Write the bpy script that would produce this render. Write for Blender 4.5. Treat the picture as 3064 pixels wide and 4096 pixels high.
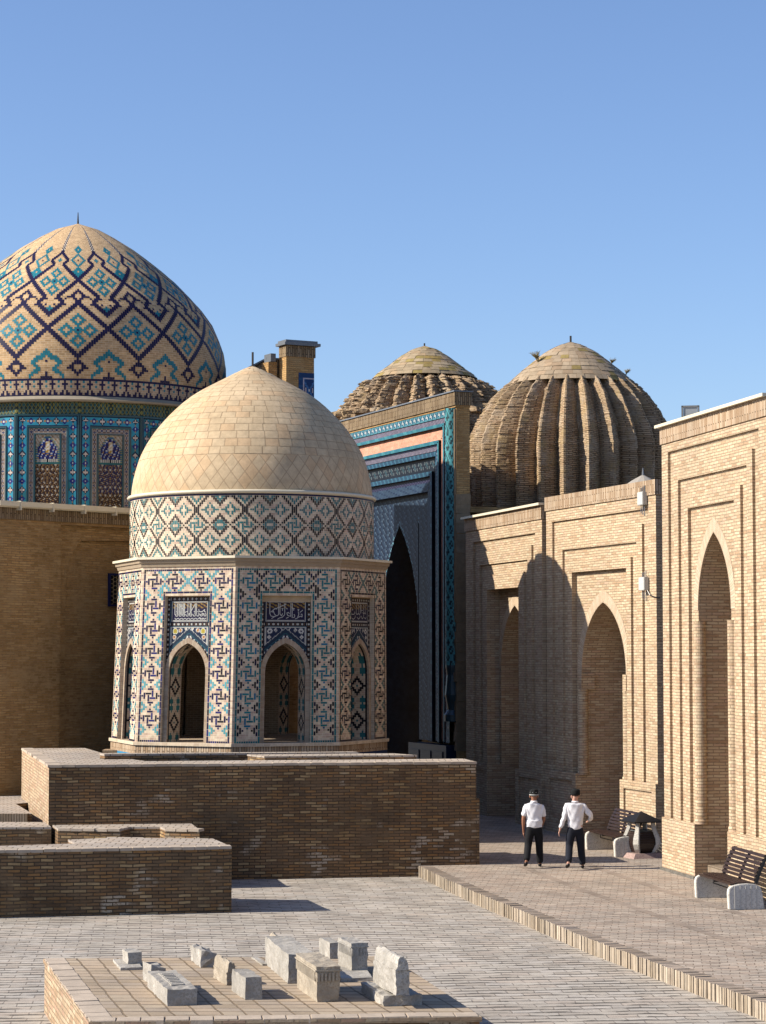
import bpy, bmesh, math, random
from math import sin, cos, pi, radians as R, atan2, hypot, sqrt, floor
rnd = random.Random(7)
S = bpy.context.scene
for o in list(bpy.data.objects): bpy.data.objects.remove(o)

# ------------------------------------------------------------------ camera, sky, sun, exposure
CZ = 5.06; FP = 9000.0; PITCH = math.atan(552 / FP)
cd = bpy.data.cameras.new('camera'); cam = bpy.data.objects.new('camera', cd); S.collection.objects.link(cam)
cd.sensor_fit = 'VERTICAL'; cd.sensor_height = 36; cd.sensor_width = 36; cd.lens = 36 * FP / 4096
cd.clip_start = 0.5; cd.clip_end = 3000
cam.location = (0, 0, CZ); cam.rotation_euler = (pi / 2 + PITCH, 0, 0)
S.camera = cam
SUN = (-1.8, -0.28, 1.19); n_ = sqrt(sum(c * c for c in SUN)); SUN = tuple(c / n_ for c in SUN)
sl = bpy.data.lights.new('sun', 'SUN'); sl.energy = 5.0; sl.angle = R(0.5); sl.color = (1.0, 0.925, 0.80)
so = bpy.data.objects.new('sun', sl); S.collection.objects.link(so); so.location = (-60, -10, 60)
import mathutils
so.rotation_euler = mathutils.Vector(SUN).to_track_quat('Z', 'Y').to_euler()
W = bpy.data.worlds.new('World'); S.world = W; W.use_nodes = True
nt = W.node_tree; bg = nt.nodes['Background']
sky = nt.nodes.new('ShaderNodeTexSky'); sky.sky_type = 'NISHITA'; sky.sun_disc = False
sky.sun_elevation = math.asin(SUN[2]); sky.sun_rotation = atan2(SUN[0], SUN[1])
sky.altitude = 700; sky.air_density = 1.0; sky.dust_density = 1.3; sky.ozone_density = 3.0
hs = nt.nodes.new('ShaderNodeHueSaturation'); hs.inputs['Saturation'].default_value = 1.0; tn = nt.nodes.new('ShaderNodeMix'); tn.data_type = 'RGBA'; tn.blend_type = 'MULTIPLY'; tn.inputs[0].default_value = 1; tn.inputs[7].default_value = (.93, .965, 1.09, 1)
nt.links.new(sky.outputs[0], hs.inputs['Color']); nt.links.new(hs.outputs[0], tn.inputs[6]); nt.links.new(tn.outputs[2], bg.inputs[0]); bg.inputs[1].default_value = 0.093
S.view_settings.view_transform = 'Standard'; S.view_settings.look = 'None'
S.view_settings.exposure = 0.8; S.view_settings.gamma = 1

# ------------------------------------------------------------------ measuring helpers (photo pixel -> point in the world)
def ray(px, py):
    a = (px - 1532) / FP; b = -(py - 2048) / FP
    return (a, cos(PITCH) - b * sin(PITCH), sin(PITCH) + b * cos(PITCH))
def onz(px, py, z):
    d = ray(px, py); t = (z - CZ) / d[2]; return (d[0] * t, d[1] * t, z)
def ony(px, py, Y):
    d = ray(px, py); t = Y / d[1]; return (d[0] * t, Y, CZ + d[2] * t)

# ------------------------------------------------------------------ materials
def hx(h): 
    h = h.lstrip('#'); c = [int(h[i:i + 2], 16) / 255 for i in (0, 2, 4)]
    return tuple(x / 12.92 if x <= .04045 else ((x + .055) / 1.055) ** 2.4 for x in c) + (1,)
class N:
    def __init__(s, name):
        s.m = bpy.data.materials.new(name); s.m.use_nodes = True; s.t = s.m.node_tree
        s.b = s.t.nodes['Principled BSDF']; s.b.inputs['Roughness'].default_value = .9
        s.b.inputs['Specular IOR Level'].default_value = .25
    def n(s, k, **kw):
        x = s.t.nodes.new('ShaderNode' + k)
        for a, v in kw.items():
            if a.startswith('i_'):
                key = a[2:].replace('_', ' ')
                x.inputs[int(key) if key.isdigit() else key].default_value = v
            else: setattr(x, a, v)
        return x
    def l(s, a, b): s.t.links.new(a, b)
    def math(s, op, a, b=None, clamp=False):
        x = s.n('Math', operation=op, use_clamp=clamp)
        for i, v in enumerate((a, b)):
            if v is None: continue
            if hasattr(v, 'default_value') and not isinstance(v, (int, float)): s.l(v, x.inputs[i])
            else: x.inputs[i].default_value = v
        return x.outputs[0]
    def mix(s, f, a, b, mode='MIX'):
        x = s.n('Mix', data_type='RGBA', blend_type=mode)
        for i, v in ((0, f), (6, a), (7, b)):
            if isinstance(v, (int, float, tuple)): x.inputs[i].default_value = v
            else: s.l(v, x.inputs[i])
        return x.outputs[2]
    def ramp(s, f, stops, interp='LINEAR'):
        x = s.n('ValToRGB'); cr = x.color_ramp; cr.interpolation = interp
        while len(cr.elements) > 1: cr.elements.remove(cr.elements[-1])
        cr.elements[0].position = stops[0][0]; cr.elements[0].color = stops[0][1]
        for p, c in stops[1:]:
            e = cr.elements.new(p); e.color = c
        s.l(f, x.inputs[0]); return x.outputs[0]
    def noise(s, vec, scale, detail=4, rough=.6):
        x = s.n('TexNoise'); x.inputs['Scale'].default_value = scale; x.inputs['Detail'].default_value = detail
        x.inputs['Roughness'].default_value = rough
        if vec is not None: s.l(vec, x.inputs['Vector'])
        return x.outputs[0]
    def bump(s, h, st, dist=.02):
        x = s.n('Bump'); x.inputs['Strength'].default_value = st; x.inputs['Distance'].default_value = dist
        s.l(h, x.inputs['Height']); s.l(x.outputs[0], s.b.inputs['Normal'])
MATS = {}
def brick(name, cols, mortar, bw=.26, rh=.066, ms=.008, off=.5, swap=False, rough_edge=.004, stain=None, salt=0, bst=.6, blot=.35, angle=0, dirt=None, moss=None, streak=0):
    if name in MATS: return MATS[name]
    g = N(name); uv = g.n('UVMap'); vec = uv.outputs[0]
    geo = g.n('NewGeometry'); pos = geo.outputs['Position']
    if swap or angle:
        mp = g.n('Mapping'); g.l(vec, mp.inputs[0]); mp.inputs['Rotation'].default_value = (0, 0, R(90) if swap else R(angle)); vec = mp.outputs[0]
    # slightly wandering joints
    nz = g.n('TexNoise'); nz.inputs['Scale'].default_value = 2.3; nz.inputs['Detail'].default_value = 5; g.l(vec, nz.inputs['Vector'])
    wob = g.n('VectorMath', operation='SCALE'); g.l(nz.outputs['Color'], wob.inputs[0]); wob.inputs['Scale'].default_value = rough_edge * 8
    ad = g.n('VectorMath', operation='ADD'); g.l(vec, ad.inputs[0]); g.l(wob.outputs[0], ad.inputs[1]); vec = ad.outputs[0]
    bt = g.n('TexBrick', offset=off, squash=1); g.l(vec, bt.inputs['Vector'])
    for k, v in (('Color1', (0, 0, 0, 1)), ('Color2', (1, 1, 1, 1)), ('Mortar', (.5, .5, .5, 1)), ('Scale', 1), ('Mortar Size', ms), ('Mortar Smooth', .25), ('Brick Width', bw), ('Row Height', rh)):
        bt.inputs[k].default_value = v
    k = len(cols); c = g.ramp(bt.outputs['Color'], [(i / k, cols[i]) for i in range(k)], 'CONSTANT')
    big = g.noise(pos, .55, 6, .65); fine = g.noise(pos, 9, 5, .7)
    c = g.mix(g.math('MULTIPLY', fine, .55), c, g.mix(1.0, c, (.62, .60, .58, 1), 'MULTIPLY'))
    bl = g.ramp(big, [(.35, (1 - blot, 1 - blot, 1 - blot, 1)), (.65, (1.08, 1.06, 1.03, 1))])
    c = g.mix(1.0, c, bl, 'MULTIPLY')
    mcol = g.mix(g.ramp(fine, [(.45, (0, 0, 0, 1)), (.6, (1, 1, 1, 1))]), mortar, tuple(x * .7 for x in mortar[:3]) + (1,))
    c = g.mix(bt.outputs['Fac'], c, mcol)
    if stain is not None:
        sn = g.noise(pos, 1.3, 6, .75)
        c = g.mix(g.ramp(sn, [(.50, (0, 0, 0, 1)), (.66, (.9, .9, .9, 1))]), c, stain)
    if salt:
        s1 = g.noise(pos, .9, 3, .5); s2 = g.math('GREATER_THAN', bt.outputs['Color'], .45)
        msk = g.math('MULTIPLY', g.ramp(s1, [(.585, (0, 0, 0, 1)), (.66, (1, 1, 1, 1))]), s2)
        edge = g.ramp(g.noise(pos, 22, 3, .7), [(.36, (0, 0, 0, 1)), (.46, (1, 1, 1, 1))])
        msk = g.math('MULTIPLY', g.math('MULTIPLY', msk, edge), g.math('SUBTRACT', 1.0, bt.outputs['Fac']))
        c = g.mix(g.math('MULTIPLY', msk, salt), c, (.42, .355, .27, 1))
    if moss is not None:
        s1 = g.noise(pos, 1.6, 8, .8)
        c = g.mix(g.ramp(s1, [(.52, (0, 0, 0, 1)), (.62, (.85, .85, .85, 1))]), c, moss)
    if streak:
        sx = g.n('SeparateXYZ'); g.l(vec, sx.inputs[0]); fr = g.math('FRACT', g.math('DIVIDE', sx.outputs[1], rh))
        mp = g.n('Mapping'); g.l(vec, mp.inputs[0]); mp.inputs['Scale'].default_value = (1.1, 7.0, 1)
        sn = g.noise(mp.outputs[0], 1.4, 3, .6)
        wdt = g.ramp(sn, [(.42, (0, 0, 0, 1)), (.56, (1, 1, 1, 1))])
        lm = g.math('LESS_THAN', fr, g.math('MULTIPLY', wdt, streak))
        c = g.mix(g.math('MULTIPLY', lm, .85), c, (.055, .048, .042, 1))
    g.l(c, g.b.inputs['Base Color'])
    h = g.math('ADD', g.math('MULTIPLY', g.math('SUBTRACT', 1.0, bt.outputs['Fac']), 1.0), g.math('MULTIPLY', fine, .45))
    h = g.math('ADD', h, g.math('MULTIPLY', bt.outputs['Color'], .35))
    g.bump(h, bst, .018)
    MATS[name] = g.m; return g.m
def c3(r, g, b): return (r * .61, g * .61, b * .61, 1)
M_PORT = brick('pale_brick', [c3(0.782, 0.589, 0.384), c3(0.859, 0.675, 0.453), c3(0.737, 0.537, 0.350), c3(0.816, 0.589, 0.411), c3(0.893, 0.725, 0.497), c3(0.792, 0.600, 0.394), c3(0.647, 0.447, 0.279), c3(0.836, 0.651, 0.437)], c3(0.497, 0.371, 0.246), ms=.010, blot=.15, bst=.9)
M_SOLD = brick('upright_brick', [c3(0.726, 0.539, 0.363), c3(0.803, 0.616, 0.440), c3(0.638, 0.451, 0.297), c3(0.847, 0.671, 0.484), c3(0.550, 0.374, 0.231)], c3(0.308, 0.220, 0.143), bw=.36, rh=.070, ms=.013, swap=True, blot=.2)
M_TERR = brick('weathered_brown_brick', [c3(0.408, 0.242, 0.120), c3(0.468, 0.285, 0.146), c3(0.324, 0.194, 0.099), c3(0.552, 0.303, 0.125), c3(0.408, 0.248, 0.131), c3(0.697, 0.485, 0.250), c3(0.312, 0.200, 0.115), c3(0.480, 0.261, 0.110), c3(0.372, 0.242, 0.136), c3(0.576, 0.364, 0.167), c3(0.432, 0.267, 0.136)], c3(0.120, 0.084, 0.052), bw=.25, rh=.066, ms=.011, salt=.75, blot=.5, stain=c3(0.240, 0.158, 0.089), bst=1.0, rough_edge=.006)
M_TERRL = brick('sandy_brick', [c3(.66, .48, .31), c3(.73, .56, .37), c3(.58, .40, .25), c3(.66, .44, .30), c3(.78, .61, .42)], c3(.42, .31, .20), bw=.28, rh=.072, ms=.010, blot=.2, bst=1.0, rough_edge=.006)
M_OLD = brick('old_ochre_brick', [c3(0.664, 0.391, 0.155), c3(0.741, 0.456, 0.187), c3(0.576, 0.337, 0.131), c3(0.797, 0.510, 0.225), c3(0.642, 0.380, 0.160)], c3(0.509, 0.326, 0.150), bw=.27, rh=.068, ms=.012, blot=.4, bst=1.0, stain=c3(0.576, 0.380, 0.178), rough_edge=.006)
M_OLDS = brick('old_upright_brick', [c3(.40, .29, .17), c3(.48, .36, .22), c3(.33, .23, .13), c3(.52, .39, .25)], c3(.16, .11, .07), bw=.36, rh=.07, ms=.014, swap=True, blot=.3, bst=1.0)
M_RIB = brick('lichened_brick', [c3(0.823, 0.588, 0.361), c3(0.923, 0.670, 0.415), c3(0.699, 0.482, 0.285), c3(0.873, 0.588, 0.361), c3(0.998, 0.728, 0.471)], c3(0.274, 0.188, 0.109), bw=.24, rh=.062, ms=.014, blot=.35, bst=1.3, stain=c3(0.623, 0.493, 0.350), moss=c3(0.546, 0.388, 0.195), rough_edge=.01)
M_PAVE = brick('square_clay_paving', [c3(0.669, 0.605, 0.524), c3(0.699, 0.640, 0.560), c3(0.628, 0.560, 0.480), c3(0.669, 0.585, 0.501), c3(0.650, 0.590, 0.520), c3(0.720, 0.660, 0.588)], c3(0.385, 0.333, 0.285), bw=.42, rh=.26, ms=.010, rough_edge=.014, blot=.16, bst=.8, streak=.42)
M_STRT = brick('pink_clay_paving', [c3(0.683, 0.572, 0.467), c3(0.722, 0.612, 0.509), c3(0.632, 0.512, 0.414), c3(0.692, 0.553, 0.443), c3(0.672, 0.567, 0.467)], c3(0.331, 0.250, 0.182), bw=.27, rh=.17, ms=.008, rough_edge=.016, blot=.22, bst=.7, angle=7, streak=.36)
M_TTOP = brick('terrace_slabs', [c3(0.676, 0.582, 0.488), c3(0.714, 0.620, 0.526), c3(0.620, 0.517, 0.423), c3(0.686, 0.573, 0.470), c3(0.658, 0.573, 0.498)], c3(0.160, 0.122, 0.084), bw=.29, rh=.29, ms=.012, off=.5, rough_edge=.006, blot=.2)
M_PLAT = brick('platform_slabs', [c3(0.661, 0.529, 0.393), c3(0.700, 0.571, 0.423), c3(0.594, 0.470, 0.337), c3(0.671, 0.525, 0.380), c3(0.633, 0.515, 0.397)], c3(0.326, 0.240, 0.156), bw=.29, rh=.27, ms=.016, off=0, rough_edge=.008, blot=.25, streak=.10)
M_KERB = brick('kerb_brick_on_edge', [c3(.50, .42, .30), c3(.56, .48, .37), c3(.44, .35, .25), c3(.52, .41, .27), c3(.60, .53, .42)], c3(.14, .10, .07), bw=.5, rh=.062, ms=.011, swap=True, off=0, blot=.15, bst=1.0)
M_STEP = brick('step_brick', [c3(.50, .40, .30), c3(.56, .46, .35), c3(.44, .34, .24)], c3(.2, .15, .1), bw=.5, rh=.06, ms=.012, swap=True, off=0, blot=.15)

def plain(name, col, rough=.8, var=.25, sc=8, bst=.2, spec=.3, metal=0, speck=None):
    if name in MATS: return MATS[name]
    g = N(name); geo = g.n('NewGeometry'); pos = geo.outputs['Position']
    f = g.noise(pos, sc, 6, .7); f2 = g.noise(pos, sc * .17, 3, .6)
    v = g.math('ADD', g.math('MULTIPLY', f, .6), g.math('MULTIPLY', f2, .4))
    lo = tuple(c * (1 - var) for c in col[:3]) + (1,); hi = tuple(min(1, c * (1 + var * .6)) for c in col[:3]) + (1,)
    c = g.ramp(v, [(.35, lo), (.65, hi)])
    if speck is not None:
        w = g.n('TexVoronoi'); w.inputs['Scale'].default_value = 55; g.l(pos, w.inputs['Vector'])
        c = g.mix(g.ramp(w.outputs['Color'], [(.62, (0, 0, 0, 1)), (.68, (.8, .8, .8, 1))]), c, speck)
    g.l(c, g.b.inputs['Base Color']); g.b.inputs['Roughness'].default_value = rough
    g.b.inputs['Specular IOR Level'].default_value = spec; g.b.inputs['Metallic'].default_value = metal
    if bst: g.bump(f, bst, .02)
    MATS[name] = g.m; return g.m
M_METAL = plain('cream_painted_metal', c3(.95, .85, .64), .45, .08, 3, 0)
M_GREYM = plain('grey_zinc_sheet', c3(.20, .22, .25), .45, .15, 3, 0, .5)
M_IRON = plain('dark_iron', c3(.045, .035, .03), .6, .2, 10, 0)
M_MARB = plain('weathered_marble', c3(.54, .50, .44), .75, .45, 3.4, 1.0, .3, 0, c3(.40, .36, .30))
M_MARB2 = plain('sandy_stone', c3(.56, .48, .37), .85, .45, 3.4, 1.0, .3, 0, c3(.42, .34, .25))
M_CONC = plain('speckled_concrete', c3(.86, .81, .72), .85, .10, 14, .3, .3, 0, c3(.60, .55, .48))
M_WOOD = plain('dark_varnished_wood', c3(.040, .019, .014), .4, .35, 12, .1, .5)
M_STEEL = plain('black_steel', c3(.016, .015, .016), .4, .2, 9, 0, .5)
M_GRAN = plain('pink_granite', c3(.52, .36, .31), .8, .12, 20, .2, .3, 0, c3(.33, .22, .19))
M_PLAS = plain('rough_plaster', c3(.36, .26, .16), .95, .3, 4, .9)
M_DUST = plain('clay_dust_floor', c3(.30, .22, .14), .95, .2, 3, .4)  # one plain clay colour for the bare ground sheet
M_BOX = plain('white_plastic_box', c3(.72, .72, .68), .4, .05, 5, 0)
M_WHITE = plain('white_glaze', c3(.66, .66, .62), .4, .08, 20, 0)
M_GRASS = plain('dry_straw', c3(.42, .33, .14), .9, .3, 9, 0)
M_SKIN1 = plain('tanned_skin', c3(.42, .19, .11), .6, .08, 30, 0)
M_SKIN2 = plain('fair_skin', c3(.75, .42, .31), .6, .08, 30, 0)
M_SHIRT = plain('white_cotton', c3(1.05, 1.04, 1.07), .85, .05, 9, .25)
M_TROU = plain('black_trousers', c3(.008, .008, .011), .85, .2, 12, .2)
M_JEAN = plain('dark_navy_jeans', c3(.010, .013, .026), .85, .2, 12, .2)
M_SHOE = plain('black_leather', c3(.008, .007, .007), .35, .1, 12, 0)
M_HAIR = plain('grey_hair', c3(.28, .26, .24), .8, .3, 40, .3)
M_HAT = plain('black_velvet', c3(.007, .008, .008), .9, .2, 30, 0)
M_HATW = plain('white_embroidery', c3(.5, .5, .47), .8, .2, 30, 0)
M_FRAME = plain('lamp_housing', c3(.25, .25, .25), .4, .1, 5, 0)
M_GLASS = plain('frosted_lamp_glass', c3(.4, .42, .44), .25, .1, 5, 0, .5)

def mosaic(name, tile_edge=False):
    g = N(name); a = g.n('Attribute', attribute_name='Col'); geo = g.n('NewGeometry'); pos = geo.outputs['Position']
    uv = g.n('UVMap').outputs[0]
    f = g.noise(pos, 6, 5, .7); f2 = g.noise(pos, .8, 5, .6)
    c = g.mix(1.0, a.outputs['Color'], (.84, .84, .84, 1), 'MULTIPLY')
    c = g.mix(1.0, c, g.ramp(f, [(.3, (.80, .80, .80, 1)), (.7, (1.1, 1.1, 1.1, 1))]), 'MULTIPLY')
    c = g.mix(1.0, c, g.ramp(f2, [(.35, (.84, .83, .80, 1)), (.65, (1.05, 1.05, 1.05, 1))]), 'MULTIPLY')
    if tile_edge:
        sp = g.n('SeparateXYZ'); g.l(uv, sp.inputs[0])
        def ed(o):
            return g.math('MINIMUM', o, g.math('SUBTRACT', 1.0, o))
        d = g.math('MINIMUM', ed(sp.outputs[0]), ed(sp.outputs[1]))
        wob = g.math('MULTIPLY', g.noise(pos, 5, 3, .6), .05)
        m = g.math('LESS_THAN', d, g.math('ADD', wob, .012))
        c = g.mix(g.math('MULTIPLY', m, .6), c, (.24, .17, .10, 1))
        g.bump(g.math('ADD', g.math('SUBTRACT', 1.0, m), g.math('MULTIPLY', f, .5)), .5, .02)
        g.b.inputs['Roughness'].default_value = .9
    else:
        bt = g.n('TexBrick', offset=.5); g.l(uv, bt.inputs['Vector'])
        for k, v in (('Scale', 1), ('Mortar Size', .075), ('Mortar Smooth', .2), ('Brick Width', 3), ('Row Height', 1)): bt.inputs[k].default_value = v
        mf = g.math('MULTIPLY', bt.outputs['Fac'], g.math('SUBTRACT', 1.0, a.outputs['Alpha']))
        tint = g.n('TexBrick', offset=.5); g.l(uv, tint.inputs['Vector'])
        for k, v in (('Scale', 1), ('Mortar Size', 0), ('Brick Width', 3), ('Row Height', 1), ('Color1', (.84, .79, .76, 1)), ('Color2', (1.1, 1.08, 1.04, 1))): tint.inputs[k].default_value = v
        tc = g.mix(a.outputs['Alpha'], tint.outputs['Color'], (1, 1, 1, 1))
        c = g.mix(1.0, c, tc, 'MULTIPLY')
        mm = g.mix(1.0, (.95, .93, .90, 1), a.outputs['Color'], 'MULTIPLY')
        c = g.mix(g.math('MULTIPLY', mf, .8), c, g.mix(.45, a.outputs['Color'], (.62, .56, .48, 1)))
        g.l(g.math('SUBTRACT', .9, g.math('MULTIPLY', a.outputs['Alpha'], .42)), g.b.inputs['Roughness']); g.b.inputs['Specular IOR Level'].default_value = .18
        g.bump(g.math('ADD', g.math('SUBTRACT', 1.0, mf), g.math('MULTIPLY', f, .4)), .35, .012)
    g.l(c, g.b.inputs['Base Color']); return g.m
M_MOS = mosaic('glazed_brick_mosaic'); M_TILE = mosaic('clay_dome_tiles', True)

# ------------------------------------------------------------------ mesh builder
class MB:
    def __init__(s): s.v = []; s.f = []; s.uv = []; s.col = []; s.mi = []; s.colored = False
    def face(s, pts, uv=None, col=None, m=0):
        i = len(s.v); s.v += [tuple(p) for p in pts]; s.f.append(tuple(range(i, i + len(pts))))
        if uv is None:
            a = pts[0]; nx = ny = nz = 0
            for k in range(len(pts)):
                p, q = pts[k], pts[(k + 1) % len(pts)]
                nx += (p[1] - q[1]) * (p[2] + q[2]); ny += (p[2] - q[2]) * (p[0] + q[0]); nz += (p[0] - q[0]) * (p[1] + q[1])
            h = hypot(nx, ny)
            if abs(nz) > h: uv = [(p[0], p[1]) for p in pts]
            else:
                tx, ty = -ny / h, nx / h
                if tx < -.02 or (abs(tx) < .02 and ty < 0): tx, ty = -tx, -ty
                k = sqrt(h * h + nz * nz) / h
                uv = [(p[0] * tx + p[1] * ty, p[2] * k) for p in pts]
        s.uv.append(uv); s.col.append(col); s.mi.append(m)
        if col is not None: s.colored = True
    def rect(s, x0, x1, z0, z1, y=0, **k): s.face([(x0, y, z0), (x1, y, z0), (x1, y, z1), (x0, y, z1)], **k)
    def box(s, x0, x1, y0, y1, z0, z1, skip='', m=0, top=None):
        A = (x0, y0, z0); B = (x1, y0, z0); C = (x1, y1, z0); D = (x0, y1, z0)
        E = (x0, y0, z1); F_ = (x1, y0, z1); G = (x1, y1, z1); H = (x0, y1, z1)
        if 'f' not in skip: s.face([A, B, F_, E], m=m)
        if 'r' not in skip: s.face([B, C, G, F_], m=m)
        if 'k' not in skip: s.face([C, D, H, G], m=m)
        if 'l' not in skip: s.face([D, A, E, H], m=m)
        if 't' not in skip: s.face([E, F_, G, H], m=m if top is None else top)
        if 'b' not in skip: s.face([D, C, B, A], m=m)
    def prism(s, poly, z0, z1, m=0, top=None, bottom=True):
        n = len(poly)
        zb = (lambda i: z0[i]) if hasattr(z0, '__len__') else (lambda i: z0)
        zt = (lambda i: z1[i]) if hasattr(z1, '__len__') else (lambda i: z1)
        for i in range(n):
            j = (i + 1) % n; p, q = poly[i], poly[j]
            s.face([(p[0], p[1], zb(i)), (q[0], q[1], zb(j)), (q[0], q[1], zt(j)), (p[0], p[1], zt(i))], m=m)
        s.face([(poly[i][0], poly[i][1], zt(i)) for i in range(n)], m=m if top is None else top)
        if bottom: s.face([(poly[i][0], poly[i][1], zb(i)) for i in reversed(range(n))], m=m)
    def tube(s, pts, r, n=8, m=0, cap=True):
        V = mathutils.Vector; pts = [V(p) for p in pts]; rs = r if hasattr(r, '__len__') else [r] * len(pts); rings = []
        for i, p in enumerate(pts):
            d = (pts[min(i + 1, len(pts) - 1)] - pts[max(i - 1, 0)]).normalized()
            a = d.cross(V((0, 0, 1)) if abs(d.z) < .9 else V((0, 1, 0))).normalized(); b = d.cross(a)
            rings.append([p + (a * cos(2 * pi * k / n) + b * sin(2 * pi * k / n)) * rs[i] for k in range(n)])
        for i in range(len(rings) - 1):
            for k in range(n):
                s.face([rings[i][k], rings[i][(k + 1) % n], rings[i + 1][(k + 1) % n], rings[i + 1][k]], m=m)
        if cap: s.face(rings[0], m=m); s.face(rings[-1], m=m)
    def lathe(s, prof, n=48, m=0, c=(0, 0)):
        L = 0
        for i in range(len(prof) - 1):
            (r0, z0), (r1, z1) = prof[i], prof[i + 1]; dl = hypot(r1 - r0, z1 - z0); rm = max(r0, r1)
            for k in range(n):
                a, b = 2 * pi * k / n, 2 * pi * (k + 1) / n
                P = lambda r, z, t: (c[0] + r * cos(t), c[1] + r * sin(t), z)
                uv = [(a * rm, L), (b * rm, L), (b * rm, L + dl), (a * rm, L + dl)]
                if r1 < 1e-5: s.face([P(r0, z0, a), P(r0, z0, b), P(0, z1, a)], uv=uv[:3], m=m)
                elif r0 < 1e-5: s.face([P(0, z0, a), P(r1, z1, b), P(r1, z1, a)], uv=[uv[0], uv[2], uv[3]], m=m)
                else: s.face([P(r0, z0, a), P(r0, z0, b), P(r1, z1, b), P(r1, z1, a)], uv=uv, m=m)
            L += dl
    def build(s, name, mats, parent=None, smooth=False, merge=False, bevel=0, jit=0, sub=0):
        me = bpy.data.meshes.new(name); me.from_pydata(s.v, [], s.f)
        if not isinstance(mats, (list, tuple)): mats = [mats]
        for m in mats: me.materials.append(m)
        me.polygons.foreach_set('material_index', s.mi)
        ul = me.uv_layers.new(name='UVMap'); ul.data.foreach_set('uv', [c for f in s.uv for p in f for c in p])
        if s.colored:
            ca = me.color_attributes.new('Col', 'FLOAT_COLOR', 'CORNER'); flat = []
            for f, c in zip(s.f, s.col):
                c = c or (.5, .5, .5, 0); flat += list(c) * len(f)
            ca.data.foreach_set('color', flat)
        if merge or bevel or jit or sub or smooth:
            bm = bmesh.new(); bm.from_mesh(me); bmesh.ops.remove_doubles(bm, verts=bm.verts, dist=.0008)
            bmesh.ops.recalc_face_normals(bm, faces=bm.faces)
            if sub: bmesh.ops.subdivide_edges(bm, edges=bm.edges, cuts=sub, use_grid_fill=True)
            if bevel: bmesh.ops.bevel(bm, geom=bm.edges, offset=bevel, segments=2, affect='EDGES', clamp_overlap=True)
            if jit:
                rr = random.Random(len(s.v) * 13 + int(jit * 1e4))
                for v in bm.verts: v.co += mathutils.Vector([rr.uniform(-jit, jit) for _ in range(3)])
            bm.to_mesh(me); bm.free()
        if smooth: me.polygons.foreach_set('use_smooth', [True] * len(me.polygons))
        me.update()
        o = bpy.data.objects.new(name, me); S.collection.objects.link(o)
        if parent is not None: o.parent = parent
        return o
def tag(o, label=None, cat=None, group=None, kind=None):
    if label: o['label'] = label
    if cat: o['category'] = cat
    if group: o['group'] = group
    if kind: o['kind'] = kind
    return o
def thing(name, label, cat, loc=(0, 0, 0), rz=0, group=None):
    o = bpy.data.objects.new(name, None); S.collection.objects.link(o); o.location = loc; o.rotation_euler = (0, 0, rz)
    o.empty_display_size = .3
    return tag(o, label, cat, group)
def copy_tree(o, parent=None):
    c = o.copy(); S.collection.objects.link(c); c.parent = parent
    for ch in [x for x in bpy.data.objects if x.parent == o]: copy_tree(ch, c)
    return c

# ================================================================== SETTING
g = MB()
g.face([(-900, -200, -.006), (900, -200, -.006), (900, 1500, -.006), (-900, 1500, -.006)])
tag(g.build('ground', M_DUST), kind='structure')
g = MB(); # lower plaza: one paved sheet
g.face([(-30, 8, 0), (9, 8, 0), (9, 66, 0), (-30, 66, 0)], uv=[(p[0] * .995 + p[1] * .1, p[1] * .995 - p[0] * .1) for p in ((-30, 8), (9, 8), (9, 66), (-30, 66))])
tag(g.build('plaza', M_PAVE), kind='structure')
# raised street with brick-on-edge kerb
ZS = .245
kp = [onz(*p, 0)[:2] for p in ((3400, 4250), (3064, 4086), (2700, 3945), (2357, 3815), (2100, 3702), (1900, 3618), (1760, 3550), (1662, 3500))]
kp = [kp[0][:2]] + kp[1:]
kp = [(kp[0][0] + .7, 16.0)] + kp + [(kp[-1][0] - .15, 52.6), (kp[-1][0] - .35, 56)]
g = MB(); n = len(kp); L = 0
far = [(x + 30, y) for x, y in kp]
for i in range(n - 1):
    a, b = kp[i], kp[i + 1]
    ux = lambda p: (p[0], p[1])
    g.face([(a[0] + .26, a[1], ZS), (a[0] + 25, a[1], ZS), (b[0] + 25, b[1], ZS), (b[0] + .26, b[1], ZS)], m=0)
g.face([(kp[-1][0] + .26, 56, ZS), (kp[-1][0] + 25, 56, ZS), (kp[-1][0] + 25, 95, ZS + .25), (-8, 95, ZS + .25), (-8, 56.0, ZS)], m=0)
tag(g.build('street', [M_STRT]), kind='structure')
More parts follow.
